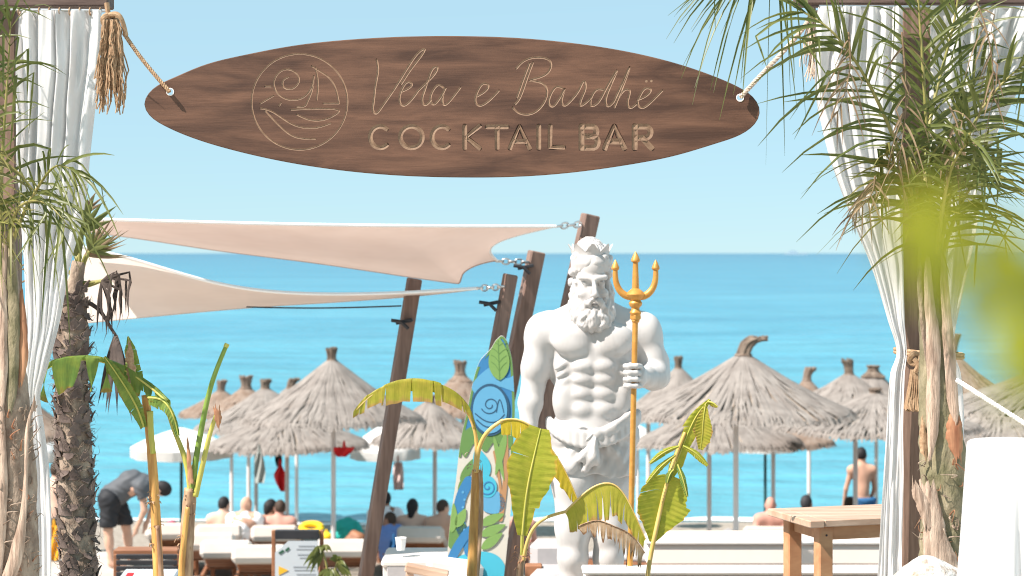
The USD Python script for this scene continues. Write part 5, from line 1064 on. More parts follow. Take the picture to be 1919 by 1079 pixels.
# ---------------------------------------------------------------- thatched beach umbrellas
def umbrella(label, ax, ay, hw, ry, D, polex=None, fin=26, bend=0.0, finw=0.085, m='thatch', seed=1, nst=1300, pole_m='pole_white', thick=0.0):
    rr = random.Random(seed); nr = np.random.default_rng(seed); s_ = px(D)
    a = P(ax, ay, D); polex = ax if polex is None else polex
    base = np.array([(polex - 959.5) * s_, D, ground_z(D)]); rim_z = EYE - (ry - 474) * s_; apex_z = a[2] - fin * s_ * 0.75
    ctr = np.array([a[0], D, 0]); Rr = hw * s_; H = apex_z - rim_z
    t = thing('beach_umbrella', label, 'beach umbrella', base, 'thatched umbrellas on the beach')
    obj('pole', tube([base, [base[0], D, rim_z - 0.02], [a[0], D, apex_z - 0.08]], 0.036, 10), M[pole_m], t)
    def surf(th, u_):    # u 0 apex .. 1 rim
        r = 0.05 + (Rr - 0.05) * u_; z = apex_z - H * (1.28 * u_ - 0.28 * u_ ** 2.0) if True else 0
        r = r * (1 + 0.03 * math.sin(3 * th + seed) + 0.02 * math.sin(7 * th + 2 * seed))
        sag = 0.014 * math.sin(5 * th + seed * 1.7) * u_
        return np.array([ctr[0] + r * math.sin(th), D - r * math.cos(th), z + sag])
    th_ = np.linspace(0, 2 * np.pi, 49); us = np.linspace(0.0, 0.985, 10)
    G = np.array([[surf(t_, u_) - [0, 0, 0.03] for t_ in th_] for u_ in us]); obj('canopy_base', gridmesh(G), M['thatch_in'], t, smooth=True)
    parts = []
    for k in range(nst):
        th = rr.uniform(0, 2 * np.pi); u0 = abs(rr.gauss(0, 0.02)) if k % 5 == 0 else math.sqrt(rr.random()) * 0.9; l_ = rr.uniform(0.28, 0.6); u1 = min(u0 + l_, 1.0 + rr.uniform(0.0, 0.05)) if u0 + l_ < 0.97 else 1.0 + rr.uniform(-0.01, 0.045)
        dth = rr.gauss(0, 0.055); w = rr.uniform(0.006, 0.013) if k % 3 else rr.uniform(0.014, 0.026); lift = rr.uniform(0.0, 0.014) + thick; rows_ = []
        for j, f in enumerate(np.linspace(0, 1, 5)):
            u_ = u0 + (u1 - u0) * f; th2 = th + dth * f / max(u_, 0.25) * 0.6; p_ = surf(th2, u_); p_[2] += lift + 0.012 * math.sin(math.pi * f) - (0.045 * max(u_ - 0.97, 0) / 0.05)
            tv = np.array([math.cos(th2), math.sin(th2), 0]) * w * (1.0 if 0 < j < 4 else 0.55); rows_.append([p_ - tv, p_ + [0, 0, 0.008], p_ + tv])
        parts.append(gridmesh(np.array(rows_)))
    obj('thatch', cat_m(parts), M[m], t, kind='stuff', smooth=True)
    # fringe hanging at the rim
    parts = []
    for k in range(260):
        th = k / 260 * 2 * np.pi + rr.gauss(0, 0.02); p0 = surf(th, 0.985) + [0, 0, 0.008]; p1 = surf(th + rr.gauss(0, 0.012), 1.0) - [0, 0, rr.uniform(0.035, 0.055)]; tv = np.array([math.cos(th), math.sin(th), 0]) * rr.uniform(0.014, 0.030)
        parts.append(gridmesh(np.array([[p0 - tv, p0 + tv], [(p0 + p1) / 2 - tv, (p0 + p1) / 2 + tv], [p1 - tv * .6, p1 + tv * .6]])))
    obj('rim_fringe', cat_m(parts), M[m], t, kind='stuff')
    fh = fin * s_ * 1.3; b0 = np.array([a[0], D, apex_z - 0.12]); parts = []
    for k in range(26):
        th = k / 26 * 2 * np.pi; o = np.array([math.sin(th), -math.cos(th), 0]); rj = finw * rr.uniform(0.75, 1.1); tipx = bend * fh * rr.uniform(0.85, 1.1)
        pts = spline([b0 + o * finw * 1.9 - [0, 0, 0.03], b0 + o * rj * 0.72 + [0, 0, 0.10], b0 + o * rj * 0.75 + [tipx * 0.35, 0, 0.11 + fh * 0.45], b0 + o * rj * 1.0 + [tipx, 0, 0.09 + fh * rr.uniform(0.7, 0.86) * (1 - 0.25 * abs(bend))]], 8)
        parts.append(tube(pts, np.linspace(0.024, 0.019, 8), 5))
    fi = obj('top_tuft', cat_m(parts), M['fibre'] if m == 'thatch' else M[m], t, smooth=60)
    th_ = np.linspace(0, 2 * np.pi, 15); obj('tie_band', tube(np.stack([b0[0] + finw * .86 * np.cos(th_), b0[1] + finw * .86 * np.sin(th_), b0[2] + 0.115 + 0 * th_], 1), 0.014, 6), M['thatch_tan'], fi)
    return t
U = [
 ('big thatched umbrella with a bent top tuft, beside the statue trident', 1393, 634, 212, 774, 26.6, 1379, 40, 0.55, 0.125, 'thatch'),
 ('pointed grey thatched umbrella left of the bare leaning mast', 622, 655, 168, 783, 30.0, 625, 26, 0.0, 0.08, 'thatch'),
 ('low thatched umbrella half hidden under the pointed one, red swimwear beneath', 538, 742, 150, 832, 32.7, 538, 18, 0.0, 0.08, 'thatch'),
 ('thatched umbrella behind the leafless banana stalks', 497, 713, 135, 800, 35.2, 480, 20, 0.1, 0.09, 'thatch'),
 ('far thatched umbrella with a whitish tuft', 461, 708, 74, 772, 37.0, 466, 24, 0.0, 0.12, 'thatch_tan'),
 ('far thatched umbrella, furthest left of the tuft row', 414, 716, 74, 775, 38.3, 434, 22, 0.1, 0.09, 'thatch_tan'),
 ('far thatched umbrella peeking over the pointed one', 545, 711, 60, 765, 38.4, 556, 20, 0.3, 0.1, 'thatch'),
 ('tan thatched umbrella between the bare mast and the surfboard', 862, 680, 92, 772, 36.0, 868, 26, 0.0, 0.11, 'thatch_tan'),
 ('dark rimmed thatched umbrella below the arching yellow leaf', 806, 742, 110, 826, 33.0, 815, 16, 0.0, 0.08, 'thatch'),
 ('thatched umbrella close behind the statue elbow', 1271, 672, 112, 780, 34.0, 1215, 24, 0.0, 0.07, 'thatch'),
 ('low thatched umbrella beneath the big one, tallest leaf before it', 1345, 728, 155, 828, 31.2, 1329, 12, 0.0, 0.08, 'thatch'),
 ('far thatched umbrella with a tan leaning tuft right of the big one', 1512, 692, 60, 765, 37.5, 1516, 26, 0.25, 0.09, 'thatch_tan'),
 ('thatched umbrella with a dark stub of trunk on top', 1591, 678, 98, 755, 36.0, 1603, 30, -0.1, 0.1, 'thatch'),
 ('round-topped thatched umbrella touching the wide curtain panel', 1636, 685, 78, 760, 37.9, 1642, 10, 0.0, 0.12, 'thatch'),
 ('wide low thatched umbrella above the standing man', 1640, 728, 192, 800, 29.6, 1603, 12, 0.0, 0.09, 'thatch'),
 ('low thatched umbrella above the reclining man by the dark green pole', 1470, 768, 92, 828, 34.0, 1449, 12, 0.0, 0.08, 'thatch_tan'),
 ('thatched umbrella with a tall tan tuft behind the torn palm', 1786, 634, 115, 745, 36.0, 1800, 40, 0.1, 0.09, 'thatch_tan'),
 ('large thatched umbrella behind the white covered table', 1975, 668, 235, 768, 25.5, 1975, 20, 0.0, 0.1, 'thatch'),
 ('low thatched umbrella between the torn palm and the covered table', 1880, 745, 152, 825, 32.6, 1895, 12, 0.0, 0.09, 'thatch'),
 ('pale thatched umbrella behind the shaggy palm trunk', 50, 735, 95, 815, 30.0, 45, 18, 0.0, 0.09, 'thatch_tan'),
]
for i, r_ in enumerate(U): umbrella(r_[0], *r_[1:10], r_[10], seed=i + 1)
def parasol(label, cx, ytop, hw, yr, D, pole='pole_dark', seed=1):
    s_ = px(D); b = np.array([(cx - 959.5) * s_, D, ground_z(D)]); zr = EYE - (yr - 474) * s_; zt = EYE - (ytop - 474) * s_; Rr = hw * s_
    t = thing('fabric_parasol', label, 'parasol', b, 'white fabric parasols')
    obj('pole', tube([b, [b[0], D, zt]], 0.028, 10), M[pole], t)
    n_ = 8; rows_ = []
    for u_ in np.linspace(0, 1, 12):
        row = []
        for th in np.linspace(0, 2 * np.pi, 8 * n_ + 1):
            sc = 1 - 0.07 * (math.sin(th * n_ / 2) ** 2) * u_; row.append([b[0] + Rr * u_ * sc * math.sin(th), D - Rr * u_ * sc * math.cos(th), zt - (zt - zr) * (0.75 * u_ + 0.25 * u_ ** 3) ])
        rows_.append(row)
    rows_.append([[p_[0], p_[1], p_[2] - 0.16] for p_ in rows_[-1]])
    obj('canopy', gridmesh(np.array(rows_), 0.004, (0, 0, -1)), M['parasol'], t, smooth=50)
    for k in range(n_):
        th = k / n_ * 2 * np.pi; obj('rib', tube([[b[0], D, zt - 0.05], [b[0] + Rr * .97 * math.sin(th), D - Rr * .97 * math.cos(th), zr - 0.0]], 0.009, 6), M['pole_white'], t)
parasol('white fabric parasol between the two banana stems', 340, 800, 96, 838, 33.5)
parasol('white fabric parasol on a dark pole behind the bare mast', 722, 792, 66, 842, 36.0)
parasol('small white fabric parasol on a dark green pole, right of the big umbrella', 1434, 800, 62, 828, 36.5)
parasol('white fabric parasol barely showing at the statue hip', 1195, 795, 40, 820, 37.0, 'pole_white')
parasol('white fabric parasol behind the foreground palm', 70, 802, 50, 845, 33.0, 'pole_white')

# ---------------------------------------------------------------- sunbeds
def sunbed(path=None, label='', loc=(0, 0, 0), rot=0, grey=False):
    t = thing('sunbed', label, 'sunbed', loc, 'sunbeds on the beach')
    cu = M['grey_cushion'] if grey else M['cushion']; w = 0.68
    for s_ in (-1, 1):
        obj('side_rail', box((s_ * 0.33, 0.95, 0.29), (0.05, 1.95, 0.09), None, 0.006), M['bed_wood'], t, local=True)
        for y_ in (0.15, 1.8): obj('leg', box((s_ * 0.33, y_, 0.13), (0.06, 0.06, 0.26), None, 0.006), M['bed_wood'], t, local=True)
    for k in range(7): obj('slat', box((0, 0.62 + k * 0.2, 0.32), (0.6, 0.1, 0.02)), M['bed_wood'], t, local=True)
    a_ = math.radians(24); Rm = rotx(-a_)
    bk = lambda c_, s__, bv: box(np.array([0, 0.55, 0.34]) + Rm @ rotx(0) @ np.array(c_), s__, Rm, bv)
    for k in range(5): obj('back_slat', bk((0, -0.1 - k * 0.14, -0.0), (0.62, 0.105, 0.022), 0.003), M['bed_wood'], t, local=True)
    obj('back_cushion', bk((0, -0.36, 0.065), (w, 0.78, 0.10), 0.035), cu, t, local=True)
    obj('head_roll', bk((0, -0.735, 0.045), (w + 0.02, 0.17, 0.24), 0.05), cu, t, local=True)
    obj('seat_cushion', box((0, 1.22, 0.385), (w, 1.32, 0.10), None, 0.035), cu, t, local=True)
    return t
def bed_at(x, y, D, z=None): return np.array([(x - 959.5) * px(D), D, ground_z(D) + 0.02])
beds = [('cream sunbed behind the leafless banana stalks, nearest in the stack', 425, 27.0, 4), ('cream sunbed at the foot of the man in white', 395, 28.3, 6), ('cream sunbed beside the menu board, half cut off', 487, 25.6, 3), ('cream sunbed under the pale man in white', 410, 30.0, 8),
        ('cream sunbed behind the orange banana stem, under the woman with dark hair', 790, 29.6, -5), ('cream sunbed left of the banana stem near the pink swimmer', 318, 30.2, 5), ('cream sunbed between the menu board and the bare mast', 640, 27.2, 2), ('cream sunbed under the couple by the poles', 515, 29.8, 4),
        ('cream sunbed under the bald sunbather', 1436, 29.6, -3), ('cream sunbed under the black cap sunbather', 1506, 28.6, -4), ('cream sunbed behind the wooden table legs', 1590, 25.6, -22), ('cream sunbed at the bottom of the wide curtain panel', 1625, 27.5, -8), ('cream sunbed near the bare mast foot, by the child', 735, 30.6, -3)]
RS = random.Random(3)
b0 = None
for i, (lb, x, D, rz_) in enumerate(beds):
    loc = bed_at(x, 0, D)
    if b0 is None: b0 = sunbed(None, lb, loc); UsdGeom.Xform(stage.GetPrimAtPath(b0)).AddRotateZOp().Set(float(rz_))
    else: copy_of(b0, 'sunbed', lb, loc, rz_, 1.0, 'sunbeds on the beach')
g0 = sunbed(None, 'grey cushioned sunbed between two umbrella poles', bed_at(1345, 0, 28.6), 0, True); UsdGeom.Xform(stage.GetPrimAtPath(g0)).AddRotateZOp().Set(70.0)
copy_of(g0, 'sunbed', 'grey cushioned sunbed lying flat behind the table legs', bed_at(1565, 0, 26.3), 82, 1.0, 'sunbeds on the beach')

# ---------------------------------------------------------------- people
def person(label, loc, J, skin, hair, clothes=(), face=-1, rot=0, hairlen=0.0, bald=False, group=None, stocky=1.0):
    """J: joints in metres about loc: head, neck, chest, hip, sh/el/ha L,R, kn/an/to L,R. clothes: (name, material, [(a, b, ra, rb)...], clip)."""
    t = thing('person', label, 'person', loc)
    J = {k: np.array(v, float) @ rotz(rot).T for k, v in J.items()}; allp = np.array(list(J.values()))
    lo, hi = allp.min(0) - 0.3, allp.max(0) + 0.3; h = 0.02
    def grid(): return Sdf3(lo, hi, h)
    B = grid(); g = stocky; hd = unit(J['head'] - J['neck']); fwd = unit(np.array(J['face']) - J['head']) if 'face' in J else np.array([0, 1.0, 0])
    sd = unit(np.cross(fwd, hd)); Rh = np.stack([sd, np.cross(hd, sd), hd], 1)
    B.ell(J['head'], (0.077, 0.096, 0.118), 0.02, rot=Rh); fw = np.cross(hd, sd); fw = fw * np.sign(np.dot(fw, fwd) or 1)
    B.ell(J['head'] - hd * 0.05 + fw * 0.03, (0.058, 0.062, 0.07), 0.03, rot=Rh); B.ell(J['head'] - hd * 0.015 + fw * 0.102, (0.014, 0.02, 0.024), 0.012, rot=Rh)
    for s_ in (-1, 1): B.ell(J['head'] + sd * s_ * 0.08 - hd * 0.01, (0.014, 0.022, 0.033), 0.01, rot=Rh)
    B.cap(J['neck'] - hd * 0.03, J['head'] - hd * 0.05, 0.058, 0.054, 0.03)
    B.chain([J['neck'] * 0.3 + J['chest'] * 0.7, J['chest'] * 0.45 + J['hip'] * 0.55, J['hip']], [0.125 * g, 0.118 * g, 0.14 * g], 0.08)
    B.cap(J['shL'], J['shR'], 0.072 * g, None, 0.06); m_ = J['chest'] * 0.6 + J['neck'] * 0.4; 
    for s_ in 'LR':
        B.cap(J['sh' + s_] * 0.8 + J['neck'] * 0.2, J['chest'] * 0.35 + J['hip'] * 0.65, 0.07 * g, 0.075 * g, 0.07)
        B.cap(J['neck'], J['sh' + s_], 0.05, 0.06, 0.05)
        B.chain([J['sh' + s_], J['el' + s_]], [0.056 * g, 0.043 * g], 0.03); B.chain([J['el' + s_], J['ha' + s_]], [0.043 * g, 0.03], 0.02)
        d = unit(J['ha' + s_] - J['el' + s_]); B.ell(J['ha' + s_] + d * 0.05, (0.036, 0.036, 0.06), 0.02)
        for q_ in range(4): B.cap(J['ha' + s_] + d * 0.07 + sd * (q_ - 1.5) * 0.02, J['ha' + s_] + d * (0.15 - abs(q_ - 1.4) * 0.012) + sd * (q_ - 1.5) * 0.021, 0.0125, None, 0.008)
        hp = J['hip'] + (J['kn' + s_] - J['hip']) * 0.02 + sd * np.sign(np.dot(J['sh' + s_] - J['neck'], sd)) * 0.085
        B.chain([hp, J['kn' + s_]], [0.088 * g, 0.058 * g], 0.05); B.chain([J['kn' + s_], J['an' + s_]], [0.056 * g, 0.038], 0.03)
        B.ell(J['kn' + s_] * 0.65 + J['an' + s_] * 0.35, (0.055, 0.055, 0.1), 0.04); B.cap(J['an' + s_] + [0, 0, -0.02], J['to' + s_], 0.042, 0.03, 0.03)
        J['hp' + s_] = hp
    v, f = B.mesh(); o = np.asarray(loc, float); obj('body', (v + o, f), skin, t, smooth=True)
    if not bald:
        Hh = grid(); Hh.ell(J['head'] + hd * 0.016 - fw * 0.014, (0.086, 0.102, 0.116), 0.02, rot=Rh); Hh.ell(J['head'] - hd * 0.03 + fw * 0.075, (0.075, 0.065, 0.085), 0.02, rot=Rh, cut=True)
        if hairlen: Hh.cap(J['head'] - fw * 0.06, J['head'] - fw * 0.09 - np.array([0, 0, hairlen]), 0.075, 0.05, 0.04)
        v, f = Hh.mesh(); obj('hair', (v + o, f), hair, t, smooth=True)
    for nm, m_, caps, clip in clothes:
        Cc = grid(); 
        for a, b, ra, rb in caps: Cc.cap(J[a] if isinstance(a, str) else a, J[b] if isinstance(b, str) else b, ra, rb, 0.05)
        x, y, z = Cc.coords(); Cc.d = Cc.d + (0.006 * np.sin(x * 37 + 5 * np.sin(z * 19) + y * 21)).astype(np.float32)
        if clip is not None: Cc.d = np.maximum(Cc.d, clip(x, y, z).astype(np.float32))
        v, f = Cc.mesh(); obj(nm, (v + o, f), m_, t, smooth=True)
    return t
def sitting(lean=-0.12, turn=0.0, hx=0.0, arms='knees', hz=0.52):
    """Facing the sea (+y), hips at hz."""
    c = np.array
    J = dict(hip=c([0, 0, hz]), chest=c([hx * .5, lean * .6, hz + 0.33]), neck=c([hx, lean, hz + 0.56]), head=c([hx * 1.2 + 0.0, lean + 0.03, hz + 0.70]), face=c([hx * 1.2 + math.sin(turn), lean + 0.03 + math.cos(turn), hz + 0.68]))
    for s_, q_ in ((-1, 'L'), (1, 'R')):
        J['sh' + q_] = c([hx + s_ * 0.19, lean, hz + 0.48]); J['el' + q_] = c([hx + s_ * 0.25, lean + 0.12, hz + 0.22]); J['ha' + q_] = c([s_ * 0.17, 0.38, hz + 0.14])
        if arms == 'back': J['el' + q_] = c([hx + s_ * 0.27, lean - 0.1, hz + 0.24]); J['ha' + q_] = c([s_ * 0.3, lean - 0.2, hz + 0.0])
        J['kn' + q_] = c([s_ * 0.13, 0.45, hz + 0.06]); J['an' + q_] = c([s_ * 0.13, 0.62, hz - 0.38]); J['to' + q_] = c([s_ * 0.14, 0.78, hz - 0.42])
    return J
def standing(h=1.0, ax=0.0):
    c = np.array; J = dict(hip=c([0, 0, 0.95]), chest=c([0, 0.01, 1.28]), neck=c([0, 0.0, 1.50]), head=c([0.0, 0.03, 1.66]), face=c([0.25, 1.0, 1.62]))
    for s_, q_ in ((-1, 'L'), (1, 'R')):
        J['sh' + q_] = c([s_ * 0.20, 0, 1.43]); J['el' + q_] = c([s_ * 0.28, 0.0, 1.14]); J['ha' + q_] = c([s_ * 0.30, 0.06, 0.88]); J['kn' + q_] = c([s_ * 0.11, 0.03, 0.5]); J['an' + q_] = c([s_ * 0.12, -0.01, 0.08]); J['to' + q_] = c([s_ * 0.15, 0.16, 0.03])
    return J
def pl(x, y_head, D, hh): return np.array([(x - 959.5) * px(D), D, EYE - (y_head - 474) * px(D) - hh])
SHORT = lambda r=0.155: [('hpL', 'hpR', r * .85, r * .85), ('hip', 'chest', r, 0.02), ('hpL', 'knL', r * .72, r * .5), ('hpR', 'knR', r * .72, r * .5)]
# man bending forward by the shaggy palm
c = np.array
J = dict(hip=c([-0.06, 0, 0.90]), chest=c([0.20, 0, 1.08]), neck=c([0.45, 0, 1.07]), head=c([0.585, 0.0, 1.00]), face=c([0.75, 0.1, 0.6]), shL=c([0.38, 0.17, 1.06]), shR=c([0.36, -0.18, 1.04]), elL=c([0.44, 0.2, 0.76]), elR=c([0.40, -0.2, 0.75]), haL=c([0.36, 0.18, 0.54]), haR=c([0.30, -0.16, 0.53]),
         knL=c([0.10, 0.15, 0.48]), knR=c([-0.08, -0.12, 0.48]), anL=c([0.16, 0.15, 0.07]), anR=c([-0.04, -0.13, 0.07]), toL=c([0.33, 0.16, 0.02]), toR=c([0.14, -0.14, 0.02]))
D_ = 25.6; loc = np.array([(218 - 959.5) * px(D_), D_, 1.17])
person('man bending forward in grey shirt and black shorts beside the shaggy palm', loc, J, M['skin_tan'], M['hair_black'], [
    ('shirt', M['shirt_grey'], [('hip', 'chest', 0.165, 0.16), ('chest', 'neck', 0.16, 0.10), ('shL', 'shR', 0.10, 0.10), ('shL', 'elL', 0.085, 0.07), ('shR', 'elR', 0.085, 0.07)], lambda x, y, z: np.maximum(0.88 - z + 0.35 * (x - 0.34), x - 0.50)),
    ('shorts', M['shorts_black'], [('hpL', 'hpR', 0.14, 0.14), ('hip', 'chest', 0.155, 0.10), ('hpL', 'knL', 0.125, 0.11), ('hpR', 'knR', 0.125, 0.11)], lambda x, y, z: np.maximum(0.52 - z + 0 * x, x + z * 0.8 - 0.93 + 0 * y))])
loc = pl(105, 930, 29.0, 1.68); loc[2] = ground_z(29.0)
person('person in black trunks mostly hidden between the two left palms', loc, standing(), M['skin_pale'], M['hair_brown'], [('trunks', M['shorts_black'], SHORT(), lambda x, y, z: np.maximum(z - 1.0 + 0 * x, 0.62 - z + 0 * y))])
loc = pl(1615, 841, 31.8, 1.76); J = standing(); J['haL'] = c([-0.27, 0.1, 0.84]); J['elL'] = c([-0.25, 0.02, 1.12]); J['elR'] = c([0.21, 0.05, 1.12]); J['haR'] = c([0.16, 0.15, 0.92]); J['shL'] = c([-0.17, 0, 1.42]); J['shR'] = c([0.17, 0, 1.42])
person('bare-backed man in blue trunks standing by the curtain', loc, J, M['skin_tan'], M['hair_black'], [('trunks', M['trunks_blue'], SHORT(0.165), lambda x, y, z: np.maximum(z - 0.99 + 0 * x, 0.5 - z + 0 * y))], stocky=0.84)
H_ = 0.52 + 0.81
def sit_person(label, x, y, D, J, skin, hair, clothes=(), **k):
    hh = J['head'][2] + 0.11; return person(label, pl(x, y, D, hh), J, skin, hair, clothes, **k)
SHIRT = [('hip', 'chest', 0.15, 0.155), ('chest', 'neck', 0.15, 0.08), ('shL', 'shR', 0.095, 0.095), ('shL', 'elL', 0.085, 0.07), ('shR', 'elR', 0.085, 0.07)]
sit_person('dark-haired bare man seated behind the man in white', 412, 932, 31.0, sitting(-0.05, 0.6, 0.06), M['skin_pale'], M['hair_black'])
sit_person('man with shaved head in white shirt leaning over', 444, 934, 30.2, sitting(0.14, 0.7, 0.10), M['skin_tan'], M['hair_black'], [('shirt', M['shirt_white'], SHIRT, None)], bald=True, stocky=1.1)
sit_person('dark-haired person leaning close to the pink-shorts sunbather', 503, 937, 31.3, sitting(-0.02, 0.9, 0.04), M['skin_brown'], M['hair_black'], hairlen=0.08)
sit_person('bare-backed sunbather with pink shorts seated by an umbrella pole', 522, 938, 30.6, sitting(-0.05, -0.2, 0.02), M['skin_red'], M['hair_brown'], [('shorts', M['cloth_pink'], SHORT(0.165), lambda x, y, z: z - 0.62 + 0 * x + 0 * y)], stocky=1.12)
sit_person('long dark-haired woman seated on the sunbed with her back turned', 774, 936, 30.3, sitting(-0.03, 0.3, 0.0), M['skin_pale'], M['hair_black'], [('bikini', M['shorts_black'], SHORT(0.155), lambda x, y, z: z - 0.60 + 0 * x + 0 * y)], hairlen=0.14)
sit_person('bare man turned towards the dark-haired woman', 819, 937, 30.2, sitting(-0.08, 1.0, 0.08, 'back'), M['skin_tan'], M['hair_brown'], stocky=1.08)
sit_person('bearded person partly hidden by the leaning bare mast', 722, 923, 31.4, sitting(0, -0.4, 0.0), M['skin_brown'], M['hair_black'], [('top', M['shirt_white'], SHIRT, None)])
J = sitting(0.06, -0.8, 0.0, hz=0.45); J = {k: v * np.array([0.72, 0.72, 0.72]) for k, v in J.items()}; J['face'] = J['head'] + [-0.8, 0.3, -0.3]
sit_person('child in a blue and white top sitting by the mast', 729, 962, 30.0, J, M['skin_brown'], M['hair_brown'], [('top', M['cloth_blue'], SHIRT, None)], stocky=0.8)
sit_person('bald red-skinned sunbather reclining by the dark green pole', 1441, 929, 30.4, sitting(-0.22, 0.2, 0.0, 'back'), M['skin_red'], M['hair_brown'], bald=True, stocky=1.05)
sit_person('sunbather with a black cap beside the wooden table', 1503, 926, 29.8, sitting(-0.26, 0.7, 0.03, 'back'), M['skin_brown'], M['cap_black'])
sit_person('dark-haired person low beside the man in blue trunks', 1588, 930, 31.2, sitting(-0.2, -0.2, 0.0), M['skin_brown'], M['hair_brown'])
sit_person('red-skinned person showing between surfboard and statue', 972, 940, 31.0, sitting(-0.12, 0.2, 0.0), M['skin_red'], M['hair_brown'])
sit_person('person with red hair tie reclining behind the banana stems', 328, 972, 31.2, sitting(-0.30, 0.2, 0.0, 'back'), M['skin_pale'], M['cloth_pink'])

# ---------------------------------------------------------------- things hung from the umbrellas, beach clutter
def hung(label, cat, pts, hw, D, m, seed, nm='cloth', twist_=0.35):
    p_ = np.array(pts, float); ys = np.linspace(p_[0, 1], p_[-1, 1], 16); xs = np.interp(ys, p_[:, 1], p_[:, 0]); ws = np.interp(np.linspace(0, 1, 16), np.linspace(0, 1, len(hw)), hw)
    G = np.array([[P(x_ + w_ * u_, y_, D - 0.04 * math.sin(u_ * 5 + y_ * .1 + seed) - twist_ * 0.05 * u_) for u_ in np.linspace(-1, 1, 11)] for x_, y_, w_ in zip(xs, ys, ws)])
    t = thing(nm, label, cat, P(p_[0, 0], p_[0, 1], D))
    obj('fabric', gridmesh(G, 0.012), m, t, smooth=60)
    obj('hanging_loop', tube(spline([P(p_[0, 0] - 2, p_[0, 1] + 3, D), P(p_[0, 0], p_[0, 1] - 12, D), P(p_[0, 0] + 2, p_[0, 1] + 3, D)], 9), 0.012, 6), m, t)
hung('grey-green towel hanging under the pointed umbrella', 'towel', [(486, 846), (487, 905)], [4, 9, 11, 8], 29.9, M['cloth_grey'], 1, 'hanging_towel')
hung('red swimsuit hanging by an umbrella pole', 'swimwear', [(525, 872), (524, 895), (530, 921)], [3, 11, 9, 4], 32.8, M['cloth_red'], 2, 'hanging_swimsuit')
hung('black strap bag hanging above the red swimsuit', 'bag', [(521, 850), (523, 874)], [6, 7, 5], 32.9, M['black'], 3, 'hanging_bag')
hung('red and dark scarf tied to the pole under the pointed umbrella', 'scarf', [(645, 838), (642, 848), (640, 856)], [20, 17, 8], 29.9, M['cloth_red'], 4, 'hanging_scarf')
hung('pinkish patterned towel hanging from the dark parasol pole', 'towel', [(746, 866), (747, 918)], [8, 10, 10, 9], 33.4, M['cloth_striped'], 5, 'hanging_towel')
t = thing('yellow_float', 'round yellow swim float above the black-topped menu board', 'swim float', P(582, 1000, 31.0)); c0 = P(584, 992, 31.0); th = np.linspace(0, 2 * np.pi, 25)
obj('ring', tube(np.stack([c0[0] + 0.15 * np.cos(th), c0[1] + 0.05 * np.sin(th), c0[2] + 0.02 + 0.06 * np.sin(th)], 1), 0.055, 10), M['cloth_yellow'], t, smooth=True)
t = thing('yellow_bag', 'small yellow beach bag right of the menu board', 'bag', P(612, 1012, 30.8)); S_ = Sdf3((-.16, -.1, -.1), (.16, .1, .14), .012); S_.ell((0, 0, 0), (.09, .06, .07), .02); S_.chain([(-.05, 0, .04), (0, 0, .11), (.05, 0, .04)], [.012] * 3, .01); v, f = S_.mesh()
obj('pouch', (v + P(612, 1006, 30.8), f), M['cloth_yellow'], t, smooth=True)
def seat_blob(name, label, cat, x, y, D, r, m, seed):
    S_ = Sdf3((-.6, -.4, -.4), (.6, .4, .5), .02); S_.ell((0, 0, 0), r, .05); S_.ell((r[0] * .5, 0, -r[2] * .3), (r[0] * .6, r[1] * .9, r[2] * .6), .08); S_.ell((-r[0] * .5, 0, -r[2] * .35), (r[0] * .6, r[1] * .9, r[2] * .55), .08)
    xx, yy_, zz_ = S_.coords(); S_.d = S_.d + (0.02 * np.sin(xx * 23 + seed) * np.sin(zz_ * 19 + yy_ * 11)).astype(np.float32); v, f = S_.mesh(); t = thing(name, label, cat, P(x, y, D)); obj('cover', (v + P(x, y, D), f), m, t, smooth=True)
    obj('seam', tube(spline([P(x, y, D) + [-r[0] * .8, -r[1] * .75, 0], P(x, y, D) + [0, -r[1] * 1.02, r[2] * .3], P(x, y, D) + [r[0] * .8, -r[1] * .75, 0]], 12), 0.008, 5), m, t)
seat_blob('inflatable_lounger', 'teal translucent inflatable lounger left of the bare mast', 'lounger', 650, 992, 31.0, (.22, .2, .18), M['cloth_teal'], 1)
seat_blob('beach_bag', 'round black beach bag before the teal inflatable', 'bag', 646, 1022, 29.0, (.11, .1, .11), M['black'], 2)
seat_blob('wicker_chair', 'brown rounded chair back beside the bare mast', 'chair', 668, 1022, 29.4, (.18, .14, .22), M['bed_wood'], 3)

# menu board in its wooden frame
DMn = 17.0; k_ = px(DMn); q3 = px3(DMn)
t = thing('menu_board', 'grey menu board with black top band and yellow triangle, in a wooden frame', 'menu board', q3(557, 1130))
for x_ in (513, 603): obj('frame_post', beam(q3(x_, 1180, 0.03), q3(x_, 993, 0.03), 7 * k_, 0.04, 0.004), M['bed_wood'], t)
obj('top_band', box(q3(557, 1001, 0.0), (82 * k_, 0.05, 17 * k_), None, 0.006), M['black'], t)
def board_poly(nm, pts, d0, d1, m):
    v, f = extrude(Polygon([((x_ - 557) * k_, -(y_ - 1079) * k_) for x_, y_ in pts]).buffer(0), d1 - d0); v = np.stack([v[:, 0], -v[:, 2] - d0, v[:, 1]], 1) + q3(557, 1079); obj(nm, (v, f), m, t, smooth=False)
board_poly('panel', [(516, 1150), (516, 1035), (541, 1013), (596, 1013), (598, 1150)], 0.0, 0.02, M['panel_grey'])
board_poly('triangle_mark', [(523, 1060), (523, 1077), (541, 1068)], 0.022, 0.025, M['paint_orange'])
board_poly('leaf_mark', [(522, 1035), (530, 1029), (534, 1032), (526, 1038)], 0.022, 0.025, M['paint_darkgreen']); board_poly('leaf_mark', [(534, 1030), (541, 1024), (544, 1027), (538, 1033)], 0.022, 0.025, M['paint_darkgreen'])
